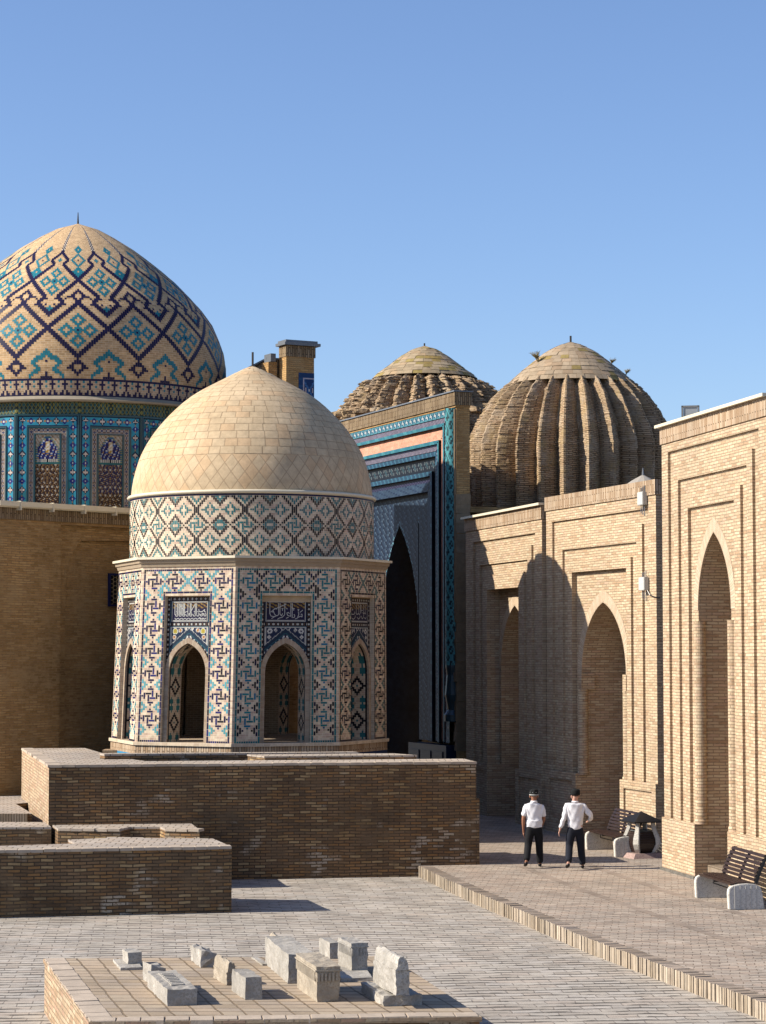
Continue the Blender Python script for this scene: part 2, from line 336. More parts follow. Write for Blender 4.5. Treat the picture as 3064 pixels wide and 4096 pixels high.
# two slightly sunk drain rows that run along the street
for off, w in ((2.15, .19), (3.75, .20)):
    g = MB()
    for i in range(1, n - 2):
        a, b = kp[i], kp[i + 1]
        g.face([(a[0] + off, a[1], ZS + .004), (a[0] + off + w, a[1], ZS + .004), (b[0] + off * 1.0 + w, b[1], ZS + .004), (b[0] + off, b[1], ZS + .004)],
               uv=[(0, a[1]), (w, a[1]), (w, b[1]), (0, b[1])])
    tag(g.build('drain_course', brick('drain_brick', [c3(.56, .45, .36), c3(.50, .40, .32), c3(.61, .50, .41), c3(.66, .55, .46)], c3(.36, .28, .22), bw=.34, rh=.075, ms=.008, off=0, blot=.45, rough_edge=.01)), kind='structure')
g = MB(); L = 0
kr = random.Random(3)
for i in range(n - 1):   # each brick of the kerb is modelled, standing on edge
    a, b = kp[i], kp[i + 1]; d = hypot(b[0] - a[0], b[1] - a[1]); k = int(d / .043); ux, uy = (b[0] - a[0]) / d, (b[1] - a[1]) / d; px_, py_ = uy, -ux
    if a[1] > 54: continue
    for j in range(k):
        s0 = j * d / k + .004; s1 = (j + 1) * d / k - kr.uniform(.002, .007); o1 = kr.uniform(-.016, .016); t = ZS + kr.uniform(-.008, .010)
        c = kr.choice([(.50, .43, .34), (.53, .465, .375), (.47, .40, .315), (.51, .435, .335), (.55, .49, .40), (.44, .375, .29), (.51, .445, .355)])
        P = lambda s_, w_, z_: (a[0] + ux * s_ + px_ * w_, a[1] + uy * s_ + py_ * w_, z_)
        q = lambda *p: g.face(list(p), uv=[(.2, .2)] * 4, col=c + (1,) if False else c + (0,))
        q(P(s0, o1, 0), P(s1, o1, 0), P(s1, o1, t), P(s0, o1, t)); g.face([P(s0, o1, t), P(s1, o1, t), P(s1, .27, t), P(s0, .27, t)], uv=[(.2, .2)] * 4, col=(c[0] * 1.0, c[1] * .96, c[2] * .98, 0))
        q(P(s0, o1, 0), P(s0, .27, 0), P(s0, .27, t), P(s0, o1, t)); q(P(s1, o1, 0), P(s1, .27, 0), P(s1, .27, t), P(s1, o1, t))
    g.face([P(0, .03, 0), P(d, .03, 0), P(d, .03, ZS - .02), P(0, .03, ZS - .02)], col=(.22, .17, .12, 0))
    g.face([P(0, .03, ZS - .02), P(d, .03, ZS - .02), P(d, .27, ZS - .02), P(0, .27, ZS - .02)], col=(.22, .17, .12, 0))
tag(g.build('kerb', M_MOS), kind='structure')

# ================================================================== RAISED BRICK ENCLOSURES ON THE LEFT
def wall_thing(name, label, group=None, cat='brick terrace'):
    return thing(name, label, cat, (0, 0, 0), 0, group)
def P2(px, py, z): return onz(px, py, z)[:2]
# upper terrace (far left, behind)
t = thing('paved_terrace', 'sunlit brick paved terrace at the far left between the tall enclosure and the ochre wall', 'terrace')
g = MB(); A_FL = P2(200, 3045, 2.5); A_BL = P2(88, 3000, 2.5); A_FR = (2.10, 50.95); A_FL = (-7.30, 49.45)
g.prism([(-20, 51.0), (-7.9, 51.0), (A_BL[0] + .3, 55.2), (-7.3, 58.6), (-7.3, 63), (-20, 61)], 0, [1.38, 1.38, 1.32, 1.26, 1.2, 1.2], m=0, top=1)
g.build('retaining_wall', [M_TERR, M_TTOP], t)
g = MB(); g.box(-20, -8.0, 50.94, 51.02, 1.19, 1.384); g.build('edge_course', M_STEP, t)
# enclosure A (tall)
t = thing('tall_brick_enclosure', 'tall long brown brick enclosure with flat slab top in front of the tiled octagonal pavilion', 'brick enclosure')
g = MB(); zA = 2.5
front_t = 1.75
fl, fr, bl = A_FL, A_FR, A_BL
ux, uy = (fr[0] - fl[0]), (fr[1] - fl[1]); d = hypot(ux, uy); ux /= d; uy /= d; vx, vy = -uy, ux
def AP(s, w): return (fl[0] + ux * s + vx * w, fl[1] + uy * s + vy * w)
LA = d
sA = [((bl[0] - fl[0]) * ux + (bl[1] - fl[1]) * uy), ((bl[0] - fl[0]) * vx + (bl[1] - fl[1]) * vy)]
# front wall, left wall
w1 = 1.5
def quadprism(g, pts, z0, z1, **k): g.prism(pts, z0, z1, **k)
slope = sA[0] / sA[1]
left = lambda w: AP(slope * w, w)
quadprism(g, [AP(0, 0), AP(LA, 0), AP(LA, w1), left(w1)], 0, zA, m=0)
quadprism(g, [left(w1 + .002), AP(2.2, w1 + .002), AP(1.6, 3.6), AP(1.0, sA[1]), left(sA[1])], 0, zA - .003, m=0)
quadprism(g, [AP(4.9, w1 + .002), AP(LA - 1.1, w1 + .002), AP(LA - 1.5, 2.5), AP(4.6, 2.5)], 0, zA + .09, m=0)
g.build('wall', [M_TERR], t)
g = MB(); quadprism(g, [AP(1.3, 2.52), AP(LA - 2.3, 2.52), AP(LA - 2.4, 2.95), AP(1.2, 2.95)], .8, 2.62)
g.build('rear_wall', [M_TERR], t)
g = MB()   # slab tops, a touch proud of the brick
def slabs(g, poly, z, th=.045, o=.015):
    cx = sum(p[0] for p in poly) / len(poly); cy = sum(p[1] for p in poly) / len(poly)
    pp = [(p[0] + (p[0] - cx) / max(.01, hypot(p[0] - cx, p[1] - cy)) * o, p[1] + (p[1] - cy) / max(.01, hypot(p[0] - cx, p[1] - cy)) * o) for p in poly]
    g.prism(pp, z + .001, z + th)
slabs(g, [AP(0, 0), AP(LA, 0), AP(LA, w1), left(w1)], zA)
slabs(g, [left(w1 + .02), AP(2.2, w1 + .02), AP(1.6, 3.6), AP(1.0, sA[1]), left(sA[1])], zA - .003, .046, .0)
slabs(g, [AP(4.9, w1 + .02), AP(LA - 1.1, w1 + .02), AP(LA - 1.5, 2.5), AP(4.6, 2.5)], zA + .09)
slabs(g, [AP(1.3, 2.53), AP(LA - 2.3, 2.53), AP(LA - 2.4, 2.95), AP(1.2, 2.95)], 2.62)
g.build('slab_top', M_TTOP, t)
g = MB(); quadprism(g, [AP(LA - .3, -.006), AP(LA + .07, -.006), AP(LA + .07, w1 + .05), AP(LA - .3, w1 + .05)], 0, 1.72)
g.build('stepped_corner', [M_TERR], t)
g = MB(); quadprism(g, [left(-.003), left(0.002), left(sA[1]), AP(slope * sA[1] - .006, sA[1])], 0, zA)
pl_, pb_ = left(0), left(sA[1])
g = MB(); g.face([(pl_[0] - .004, pl_[1], 0), (pb_[0] - .004, pb_[1], 0), (pb_[0] - .004, pb_[1], zA), (pl_[0] - .004, pl_[1], zA)])
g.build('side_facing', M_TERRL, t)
# enclosure C (low, middle)
t = thing('low_brick_enclosure', 'low brick enclosure with stepped slab top between the nearest and the tall enclosure', 'brick enclosure')
g = MB(); gs = MB()
cz = 1.20
c_r = P2(798, 3327, cz); c_b = P2(757, 3302, cz); c_l = P2(232, 3323, cz); c_lb = P2(208, 3303, cz)
polys = [[c_l, P2(480, 3325, cz), P2(520, 3315, cz), P2(640, 3315, cz), P2(660, 3323, cz), c_r, (c_b[0], c_b[1] + .25), (c_lb[0], c_lb[1] - .12)],
         [(-20, 47.9), P2(205, 3316, cz), P2(180, 3296, cz), (-20, 51.1)]]
for k, pl in enumerate(polys):
    g.prism(pl, 0, cz - .003 * k); gs.prism(pl, cz + .001, cz + .045 - .003 * k)
g.build('wall', M_TERR, t); gs.build('slab_top', M_TTOP, t)
# enclosure B (nearest)
t = thing('near_brick_enclosure', 'nearest low brown brick enclosure at the left edge with pale slab top', 'brick enclosure')
bz = 1.263; b_fr = P2(927, 3386, bz); b_br = P2(852, 3354, bz)
b_fl = P2(0, 3402, bz); dxx = (b_fr[0] - b_fl[0]); dyy = (b_fr[1] - b_fl[1]); b_f0 = (b_fl[0] - dxx * 1.5, b_fl[1] - dyy * 1.5)
poly = [b_f0, b_fr, b_br, P2(575, 3351, bz), P2(572, 3349, bz), P2(430, 3348, bz), P2(425, 3352, bz), P2(272, 3358, bz), P2(300, 3374, bz), P2(0, 3383, bz), (b_f0[0] - .3, b_f0[1] + 1)]
g = MB(); g.prism(poly, 0, bz - .045); g.build('wall', M_TERR, t)
g = MB(); g.prism([(p[0] * 1.0, p[1] - (.012 if i < 2 else 0)) for i, p in enumerate(poly)], bz - .044, bz); g.build('slab_top', M_TTOP, t)

# ================================================================== TOMB PLATFORM
PZ = .74
t = thing('tomb_platform', 'low brick platform with square slab paving carrying the pale gravestones', 'platform')
pbl = P2(180, 3836, PZ); pfl = P2(366, 4088, PZ); pfr = P2(1918, 4066, PZ); pbr = (pfr[0] + pbl[0] - pfl[0] + .25, pfr[1] + pbl[1] - pfl[1] - .1)
g = MB(); g.prism([pfl, pfr, pbr, pbl], 0, PZ - .06); 
g.build('wall', M_TERR, t)
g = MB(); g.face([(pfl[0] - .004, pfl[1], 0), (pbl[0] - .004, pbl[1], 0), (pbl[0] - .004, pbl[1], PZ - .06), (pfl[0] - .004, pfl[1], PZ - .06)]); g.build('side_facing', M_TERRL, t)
g = MB(); o = .03
g.prism([(pfl[0] - o, pfl[1] - o), (pfr[0] + o, pfr[1] - o), (pbr[0] + o, pbr[1] + o), (pbl[0] - o, pbl[1] + o)], PZ - .058, PZ - .002)
def puv(p):
    v = (p[1] - pfl[1]) / (pbl[1] - pfl[1]); return (p[0] - (pbl[0] - pfl[0]) * v, hypot(pbl[0] - pfl[0], pbl[1] - pfl[1]) * v)
pq = [(pfl[0] - o, pfl[1] - o), (pfr[0] + o, pfr[1] - o), (pbr[0] + o, pbr[1] + o), (pbl[0] - o, pbl[1] + o)]
g.face([(*p, PZ) for p in pq], uv=[puv(p) for p in pq], m=1)
g.build('slab_top', [M_TERRL, M_PLAT], t)

def edge_slabs(g, a, b, z, n, depth=.27, th=.06, seed=1):
    rr = random.Random(seed); d = hypot(b[0] - a[0], b[1] - a[1]); ux, uy = (b[0] - a[0]) / d, (b[1] - a[1]) / d; vx, vy = -uy, ux
    for k in range(n):
        s0, s1 = d * k / n + .006, d * (k + 1) / n - rr.uniform(.002, .012); o0, o1 = rr.uniform(.004, .034), rr.uniform(.004, .034); zt = z + rr.uniform(.004, .014)
        P = lambda s_, w_: (a[0] + ux * s_ + vx * w_, a[1] + uy * s_ + vy * w_)
        g.prism([P(s0, -o0), P(s1, -o1), P(s1, depth), P(s0, depth)], zt - th, zt)
for label_, segs in (('tall long brown', [(AP(0, 0), AP(LA, 0), zA + .045, 33), (left(sA[1]), AP(0, 0), zA + .045, 19)]), ('nearest low brown', [(b_f0, b_fr, bz, 46)]),
                     ('low brick platform with square', [(pfl, pfr, PZ, 16), (pbl, pfl, PZ, 18)]), ('low brick enclosure with stepped', [(c_l, P2(480, 3325, cz), cz + .04, 5), (P2(660, 3323, cz), c_r, cz + .04, 3)])):
  own = [o for o in bpy.data.objects if o.get('label', '').startswith(label_)][0]
  for q, (a_, b_, z_, n_s) in enumerate(segs):
    g = MB(); edge_slabs(g, a_, b_, z_, n_s, seed=len(label_) + q)
    g.build('edge_course', plain('sandy_clay_slab', c3(.60, .495, .375) if 'platform' in label_ else c3(.66, .54, .42), .9, .22, 3.2, .6), own, bevel=.006)

# ---- gravestones
def q6(x, y): return (100 + x * .6647, 3600 + y * .6647)
def q7(x, y): return (900 + x * .6647, 3600 + y * .6647)
def stone(name, label, cat, FL, FR, BL, h, mat=None, taper=0, ridge=0, recess=False, z0=PZ, jit=.008, group='gravestones on the brick platform', flute=False, parent=None, depth=None, broken=0):
    a = onz(*FL, z0); b = onz(*FR, z0); c = onz(*BL, z0)
    wx = hypot(b[0] - a[0], b[1] - a[1]); dy = hypot(c[0] - a[0], c[1] - a[1]) if depth is None else depth
    ang = atan2(c[1] - a[1], c[0] - a[0]) - pi / 2
    # the far side direction fixes the heading, the width is measured along its perpendicular
    t = thing(name, label, cat, (a[0], a[1], z0), ang, group)
    g = MB(); w = wx * cos(ang) if abs(ang) < 1 else wx; tp = taper
    w = abs(w)
    nx_, ny_, nz_ = max(2, int(w / .07)), max(2, int(dy / .09)), max(2, int(h / .07))
    body_h = h - ridge
    rr = random.Random(int(FL[0] * 7 + FL[1]))
    def P(u, v, s):  # u,v,s in 0..1
        k = 1 - tp * (1 - s)
        return (w / 2 + (u - .5) * w * k, dy / 2 + (v - .5) * dy * (1 - tp * .35 * (1 - s)), s * body_h)
    for i in range(nx_):
        for k in range(nz_):
            for v in (0, 1): g.face([P(i / nx_, v, k / nz_), P((i + 1) / nx_, v, k / nz_), P((i + 1) / nx_, v, (k + 1) / nz_), P(i / nx_, v, (k + 1) / nz_)])
        for j in range(ny_):
            for s_ in ((0,) if ridge else (0, 1)): g.face([P(i / nx_, j / ny_, s_), P((i + 1) / nx_, j / ny_, s_), P((i + 1) / nx_, (j + 1) / ny_, s_), P(i / nx_, (j + 1) / ny_, s_)])
    for j in range(ny_):
        for k in range(nz_):
            for u in (0, 1): g.face([P(u, j / ny_, k / nz_), P(u, (j + 1) / ny_, k / nz_), P(u, (j + 1) / ny_, (k + 1) / nz_), P(u, j / ny_, (k + 1) / nz_)])
    if ridge:
        prof = []
        for i in range(9):
            th = pi * i / 8; prof.append((w / 2 - cos(th) * w * .42, body_h + ridge * (sin(th) ** .7)))
        prof = [(0, body_h)] + prof + [(w, body_h)]
        ys = [dy * j / ny_ for j in range(ny_ + 1)]
        for j in range(ny_):
            for i in range(len(prof) - 1):
                p, q = prof[i], prof[i + 1]
                g.face([(p[0], ys[j], p[1]), (q[0], ys[j], q[1]), (q[0], ys[j + 1], q[1]), (p[0], ys[j + 1], p[1])])
        for y in (0, dy): g.face([(p[0], y, p[1]) for p in prof])
    o = g.build('block', mat or M_MARB, t, merge=True, jit=jit)
    if broken:   # a bite out of the upper rear corner
        for v in o.data.vertices:
            if v.co.z > h * .62 and v.co.x > w * .45: v.co.z -= broken * rr.uniform(.3, 1) * (v.co.x / w)
    if recess:
        g = MB(); g.box(w * .28, w * .72, dy * .2, dy * .86, h - .004, h + .012)
        for k in range(7):
            yy = dy * (.26 + k * .08); g.box(w * .33, w * .67, yy, yy + dy * .035, h + .012, h + .022)
        g.build('carved_panel', mat or M_MARB, t)
    if flute:
        g = MB(); nf = int(dy / .045)
        for k in range(nf):
            y0 = dy * (.04 + .92 * k / nf); g.box(-.010, .004, y0, y0 + .024, h * .58, h * .84)
        nf = int(w / .05)
        for k in range(nf):
            x0 = w * (.05 + .9 * k / nf); g.box(x0, x0 + .026, -.010, .004, h * .58, h * .82)
        g.box(-.012, w + .012, -.012, .003, h * .86, h * .9); g.box(-.012, .003, .003, dy, h * .86, h * .9)
        g.build('fluted_frieze', mat or M_MARB, t)
    return t
k6 = .6647
def ht(FL, topy, z0=PZ):   # height of a vertical edge whose foot is FL
    a = onz(*FL, z0); b = ony(FL[0], topy, a[1]); return b[2] - z0
def st(name, label, cat, q, FL, FR, BL, top, **k):
    fl, fr, bl = q(*FL), q(*FR), q(*BL); return stone(name, label, cat, fl, fr, bl, ht(fl, q(0, top)[1], k.get('z0', PZ)), **k)
st('grave_slab', 'thin grey slab lying under the small cube gravestone at the rear left', 'stone slab', q6, (575, 425), (712, 425), (530, 372), 408, jit=.004)
st('gravestone', 'small pale cube gravestone standing on a thin slab, rear left of the platform', 'gravestone', q6, (620, 402), (708, 402), (585, 378), 318, z0=PZ)
st('gravestone', 'small block with broken top directly behind the flat carved slab', 'gravestone', q6, (757, 505), (855, 505), (710, 478), 392, broken=.1)
st('gravestone', 'flat grey gravestone slab with carved panel on its top, front left', 'gravestone', q6, (855, 640), (1043, 640), (735, 523), 540, recess=True)
st('gravestone', 'rough broken block of stone behind the rounded stone, rear centre left', 'gravestone', q6, (1057, 408), (1155, 408), (997, 365), 308, broken=.06, jit=.014)
st('gravestone', 'sandy coloured stone with rounded ridge top beside the small upright block', 'gravestone', q6, (1213, 515), (1275, 515), (1133, 468), 372, ridge=.14, mat=M_MARB2)
st('gravestone', 'small square upright block with a dark front, left of the large tapered block', 'gravestone', q6, (1325, 603), (1430, 603), (1245, 545), 468)
st('grave_slab', 'low pale slab lying along the left side of the longest gravestone', 'stone slab', q7, (225, 395), (260, 395), (160, 352), 385, jit=.004)
st('gravestone', 'pale wedge shaped stone fragment farthest back behind the long gravestone', 'gravestone', q7, (283, 290), (350, 290), (255, 262), 222, ridge=.16, mat=M_MARB2)
st('gravestone', 'longest boxy marble gravestone with framed top, behind the tapered block', 'gravestone', q7, (380, 505), (545, 505), (243, 385), 328, depth=None)
st('gravestone', 'large block narrowing to its foot with fluted frieze, front centre', 'gravestone', q7, (548, 618), (705, 618), (425, 527), 402, taper=.12, mat=M_MARB2, flute=True)
st('gravestone', 'plain pale block immediately left of the carved upright block at the rear', 'gravestone', q7, (632, 355), (700, 355), (567, 322), 258)
st('grave_slab', 'dark flat plinth slab under the carved upright block', 'stone slab', q7, (700, 492), (890, 492), (660, 425), 470, jit=.004)
st('gravestone', 'upright block with carved frieze casting shade, rear right', 'gravestone', q7, (762, 445), (868, 445), (680, 405), 262, flute=True)
st('grave_slab', 'rough worn plinth stone under the tall round topped gravestone', 'stone slab', q7, (953, 642), (1200, 642), (820, 553), 580, jit=.012)
zz = PZ + .165
st('gravestone', 'tall round topped carved gravestone standing on a rough plinth, front right', 'gravestone', q7, (1028, 575), (1115, 575), (893, 497), 405 - 62, ridge=.17, z0=zz)

# ================================================================== BRICK PORTALS ON THE RIGHT
def arch_pts(hw, zs, za, n=14):
    h = za - zs; c = (h * h - hw * hw) / (2 * hw); r = hw + c
    th = math.asin(min(1, h / r)); L = [(-hw + (hw - (r * cos(th * i / n) - c)), zs + r * sin(th * i / n)) for i in range(n + 1)]
    L = [(-(r * cos(th * i / n) - c), zs + r * sin(th * i / n)) for i in range(n + 1)]
    L[-1] = (0, za)
    return L + [(-x, z) for x, z in reversed(L[:-1])]
def U(g, o, i, zb, y, **k):
    g.rect(o[0], i[0], zb, o[2], y, **k); g.rect(i[1], o[1], zb, o[2], y, **k); g.rect(i[0], i[1], i[2], o[2], y, **k)
def Ured(g, r, zb, ya, yb, **k):
    x0, x1, zt = r
    g.face([(x0, ya, zb), (x0, yb, zb), (x0, yb, zt), (x0, ya, zt)], **k); g.face([(x1, ya, zb), (x1, yb, zb), (x1, yb, zt), (x1, ya, zt)], **k)
    g.face([(x0, ya, zt), (x1, ya, zt), (x1, yb, zt), (x0, yb, zt)], **k)
def archface(g, rect, zb, arch, y, **k):  # rect minus an arched opening that reaches zb
    x0, x1, zt = rect; cx, hw, zs, za = arch; pts = [(cx + x, z) for x, z in arch_pts(hw, zs, za)]
    g.rect(x0, cx - hw, zb, zt, y, **k); g.rect(cx + hw, x1, zb, zt, y, **k)
    for p, q in zip(pts, pts[1:]): g.face([(p[0], y, p[1]), (q[0], y, q[1]), (q[0], y, zt), (p[0], y, zt)], **k)
def reveal(g, zb, arch, ya, yb, **k):
    cx, hw, zs, za = arch; pts = [(cx - hw, zb)] + [(cx + x, z) for x, z in arch_pts(hw, zs, za)] + [(cx + hw, zb)]
    L = 0
    for p, q in zip(pts, pts[1:]):
        d = hypot(q[0] - p[0], q[1] - p[1])
        g.face([(p[0], ya, p[1]), (q[0], ya, q[1]), (q[0], yb, q[1]), (p[0], yb, p[1])], uv=[(ya, L), (ya, L + d), (yb, L + d), (yb, L)], **k); L += d
def archband(g, arch, w, y, th=.02, zb=None, **k):
    cx, hw, zs, za = arch; a = arch_pts(hw, zs, za); b = arch_pts(hw + w, zs, za + w * 1.15)
    L = 0
    if zb is not None: a = [(-hw, zb)] + a + [(hw, zb)]; b = [(-hw - w, zb)] + b + [(hw + w, zb)]
    for i in range(len(a) - 1):
        p, q, r, s_ = a[i], a[i + 1], b[i + 1], b[i]; d = hypot(r[0] - s_[0], r[1] - s_[1])
        g.face([(cx + p[0], y, p[1]), (cx + q[0], y, q[1]), (cx + r[0], y, r[1]), (cx + s_[0], y, s_[1])], uv=[(L, 0), (L + d, 0), (L + d, w), (L, w)], **k)
        g.face([(cx + s_[0], y, s_[1]), (cx + r[0], y, r[1]), (cx + r[0], y + th, r[1]), (cx + s_[0], y + th, s_[1])], **k)
        g.face([(cx + p[0], y, p[1]), (cx + q[0], y, q[1]), (cx + q[0], y + th, q[1]), (cx + p[0], y + th, p[1])], **k)
        L += d
def portal(name, label, A, B, L, H, chs, w, a, rec, arch, nd, pl, D, coping=True, panel=None, cols=None, opening_to=0.0, steps=False, plinth_panel=None):
    ang = atan2(B[1] - A[1], B[0] - A[0])
    t = thing(name, label, 'brick portal', (A[0], A[1], 0), ang, None)
    g = MB(); cur = (0, L, H)
    cx, hw, zs, za = arch
    for (x0, x1, zt) in chs:
        U(g, cur, (x0, x1, zt), pl, 0); Ured(g, (x0, x1, zt), pl, 0, a)
        inn = (x0 + w, x1 - w, zt - w); U(g, (x0, x1, zt), inn, pl, a); Ured(g, inn, pl, 0, a); cur = inn
    rx0, rx1, rz, rd = rec
    U(g, cur, (rx0, rx1, rz), pl, 0); Ured(g, (rx0, rx1, rz), pl, 0, rd)
    archface(g, (rx0, rx1, rz), pl, arch, rd)
    reveal(g, opening_to, arch, rd, rd + nd)
    # niche back wall with a sunk panel
    yb = rd + nd
    if panel:
        px0, px1, pz0, pz1 = panel
        archface(g, (cx - hw, cx + hw, za), 0, (cx, hw, zs, za), yb) if False else None
        for (x0, x1, z0, z1) in ((cx - hw, px0, 0, za), (px1, cx + hw, 0, za), (px0, px1, 0, pz0), (px0, px1, pz1, za)): g.rect(x0, x1, z0, z1, yb)
        g.rect(px0, px1, pz0, pz1, yb + .10); g.face([(px0, yb, pz1), (px1, yb, pz1), (px1, yb + .1, pz1), (px0, yb + .1, pz1)])
        for x in (px0, px1): g.face([(x, yb, pz0), (x, yb + .1, pz0), (x, yb + .1, pz1), (x, yb, pz1)])
        g.face([(px0, yb, pz0), (px1, yb, pz0), (px1, yb + .1, pz0), (px0, yb + .1, pz0)])
    else: g.rect(cx - hw, cx + hw, 0, za, yb)
    # body
    g.face([(0, 0, 0), (0, D, 0), (0, D, H), (0, 0, H)]); g.face([(L, 0, 0), (L, D, 0), (L, D, H), (L, 0, H)])
    g.face([(0, 0, H), (L, 0, H), (L, D, H), (0, D, H)]); g.face([(0, D, 0), (L, D, 0), (L, D, H), (0, D, H)])
    g.build('wall', M_PORT, t)
    # plinth
    p = .06
    for x0, x1 in ((-.0, cx - hw), (cx + hw, L)):
        g = MB()
        if plinth_panel:
            m_ = .22
            g.rect(x0, x1, 0, plinth_panel[0], -p); g.rect(x0, x1, plinth_panel[1], pl, -p); g.rect(x0, x0 + m_, *plinth_panel, -p); g.rect(x1 - m_, x1, *plinth_panel, -p)
            g.rect(x0 + m_, x1 - m_, *plinth_panel, -p + .05)
            g.face([(x0 + m_, -p, plinth_panel[1]), (x1 - m_, -p, plinth_panel[1]), (x1 - m_, -p + .05, plinth_panel[1]), (x0 + m_, -p + .05, plinth_panel[1])])
            g.face([(x0 + m_, -p, plinth_panel[0]), (x1 - m_, -p, plinth_panel[0]), (x1 - m_, -p + .05, plinth_panel[0]), (x0 + m_, -p + .05, plinth_panel[0])])
            for x in (x0 + m_, x1 - m_): g.face([(x, -p, plinth_panel[0]), (x, -p + .05, plinth_panel[0]), (x, -p + .05, plinth_panel[1]), (x, -p, plinth_panel[1])])
        else: g.rect(x0, x1, 0, pl, -p)
        g.face([(x0, -p, pl), (x1, -p, pl), (x1, max(rd, .05) , pl), (x0, max(rd, .05), pl)])
        for x in (x0, x1): g.face([(x, -p, 0), (x, rd if x in (cx - hw, cx + hw) else -.0, 0), (x, rd if x in (cx - hw, cx + hw) else -.0, pl), (x, -p, pl)])
        g.build('plinth', M_PORT, t)
    g = MB(); g.box(-.035, L + .035, -.035, .3, H - .36, H + .005); g.build('upright_brick_course', M_SOLD, t)
    g = MB(); archband(g, arch, .27, rd - .012, .012); g.build('arch_band', brick('arch_brick', [c3(.80, .62, .44), c3(.75, .57, .40), c3(.84, .68, .50)], c3(.60, .46, .32), bw=.5, rh=.066, ms=.008, swap=True, off=0, blot=.08, bst=.5), t)
    if cols:
        for sx in (-1, 1):
            g = MB(); x = cx + sx * (hw + .02); yc = rd + .03; z0, z1, r = cols
            g.lathe([(0, z0), (r * 1.15, z0), (r * 1.15, z0 + .07), (r, z0 + .12), (r, z1 - .05), (r * 1.08, z1), (0, z1)], 20, c=(x, yc)); g.build('corner_column', M_PORT, t)
    if coping:
        g = MB(); g.box(-.12, L + .10, -.13, D * .5, H + .01, H + .075); g.build('metal_coping', M_METAL, t)
    if steps:
        g = MB(); 
        for k in range(3): g.box(cx - hw + .02 + .38 * (k if k else 0), cx + hw - .02, rd + .15 + .36 * k, rd + nd, .0, ZS + .30 * (k + 1) - .0)
        g.build('brick_steps', M_STEP, t)
    return t
A1, B1 = (2.47, 67.1), (4.23, 60.6); A2, B2_ = (4.38, 60.3), (6.29, 54.5); A4, B4 = (6.19, 49.8), (7.44, 43.7)
portal('brick_portal', 'farthest and lowest of the brick portals, mostly shaded, next to the blue tiled portal', A1, B1, 6.9, 8.94,
       [(.70, 6.33, 8.23), (1.34, 5.67, 7.53)], .31, .06, (2.04, 4.90, 6.80, .38), (3.46, 1.27, 4.5, 6.32), 1.1, 1.79, 5.5, True, (2.85, 4.6, 1.85, 4.3), None, 0, False, (.45, 1.6))
portal('brick_portal', 'middle brick portal without metal coping, carrying two grey junction boxes', A2, B2_, 6.88, 9.14,
       [(.42, 6.43, 8.47), (1.11, 5.76, 7.69)], .35, .06, (1.73, 5.14, 7.08, .14), (3.43, 1.38, 4.45, 6.27), 1.25, 1.88, 5.5, False, (2.6, 4.4, 2.1, 4.0), (1.85, 4.05, .13), 0, False, (.5, 1.68))
portal('brick_portal', 'nearest and tallest brick portal at the right edge with cream metal coping', A4, B4, 6.36, 9.97,
       [(.42, 5.91, 9.41), (1.08, 5.23, 8.74)], .37, .06, (1.71, 4.50, 8.09, .07), (3.12, .99, 5.9, 7.51), 1.5, 1.40, 5.5, True, None, (1.40, 5.67, .12), 0, True)
# impost blocks of the middle portal: part of its wall below the arch springing
tm = [o for o in bpy.data.objects if o.get('label', '').startswith('middle brick portal')][0]
for sx in (-1, 1):
    g = MB(); x = 3.43 + sx * 1.38; g.box(x - .10, x + .10, .08, .45, 4.05, 4.45); g.build('impost', M_PORT, tm)
# stone footing of the nearest portal
tn = [o for o in bpy.data.objects if o.get('label', '').startswith('nearest and tallest')][0]
g = MB(); g.box(-.05, 2.16, -.10, .0, 0, ZS + .06); g.build('footing', plain('rubble_footing', c3(.22, .20, .17), .95, .5, 22, 1.0), tn, merge=True)

# ================================================================== junction boxes, conduits, cable, flood lamp, roof cone
def on_wall_pt(px, py, A, B, off):
    ex, ey = B[0] - A[0], B[1] - A[1]; L = hypot(ex, ey); ex /= L; ey /= L; nx, ny = -ey, ex
    d = ray(px, py); t = (nx * A[0] + ny * A[1] - off) / (nx * d[0] + ny * d[1]); return (d[0] * t, d[1] * t, CZ + d[2] * t)
angP2 = atan2(B2_[1] - A2[1], B2_[0] - A2[0])
for k, (px, py, lab) in enumerate(((2574, 1996, 'upper grey junction box just below the top edge of the middle brick portal'), (2580, 2337, 'lower grey junction box with a black cable, on the middle brick portal'))):
    p = on_wall_pt(px, py, A2, B2_, .04)
    t = thing('junction_box', lab, 'junction box', p, angP2, 'junction boxes on the middle portal')
    g = MB(); g.box(-.16, .16, -.10, .03, -.15, .17); g.build('box', M_BOX, t, merge=True, bevel=.012)
    for j, dx in enumerate((-.10, 0, .10)):
        g = MB(); g.tube([(dx, -.02, .17), (dx, -.02, .28 + .02 * j)], .012, 6) if (k or j < 3) else None; g.build('conduit', M_GREYM, t)
        g = MB(); g.tube([(dx, -.02, -.15), (dx, -.02, -.34 - .04 * j)], .012, 6); g.build('conduit', M_GREYM, t)
a = on_wall_pt(2590, 2362, A2, B2_, .06); b = on_wall_pt(2612, 2390, A2, B2_, .05)
g = MB(); g.tube([a, (a[0] + .05, a[1] - .1, a[2] - .12), (b[0] + .06, b[1] - .1, b[2]), (b[0] + .35, b[1] + .1, b[2] - .04)], .014, 6)
tag(g.build('cable', M_STEEL), 'thin black cable running from the lower junction box round the portal corner', 'cable')
p = ony(2762, 1668, 50.5)
t = thing('flood_lamp', 'small square flood lamp standing on the roof behind the nearest portal', 'lamp', (p[0], p[1], 9.90), R(-12))
g = MB(); fw = .20
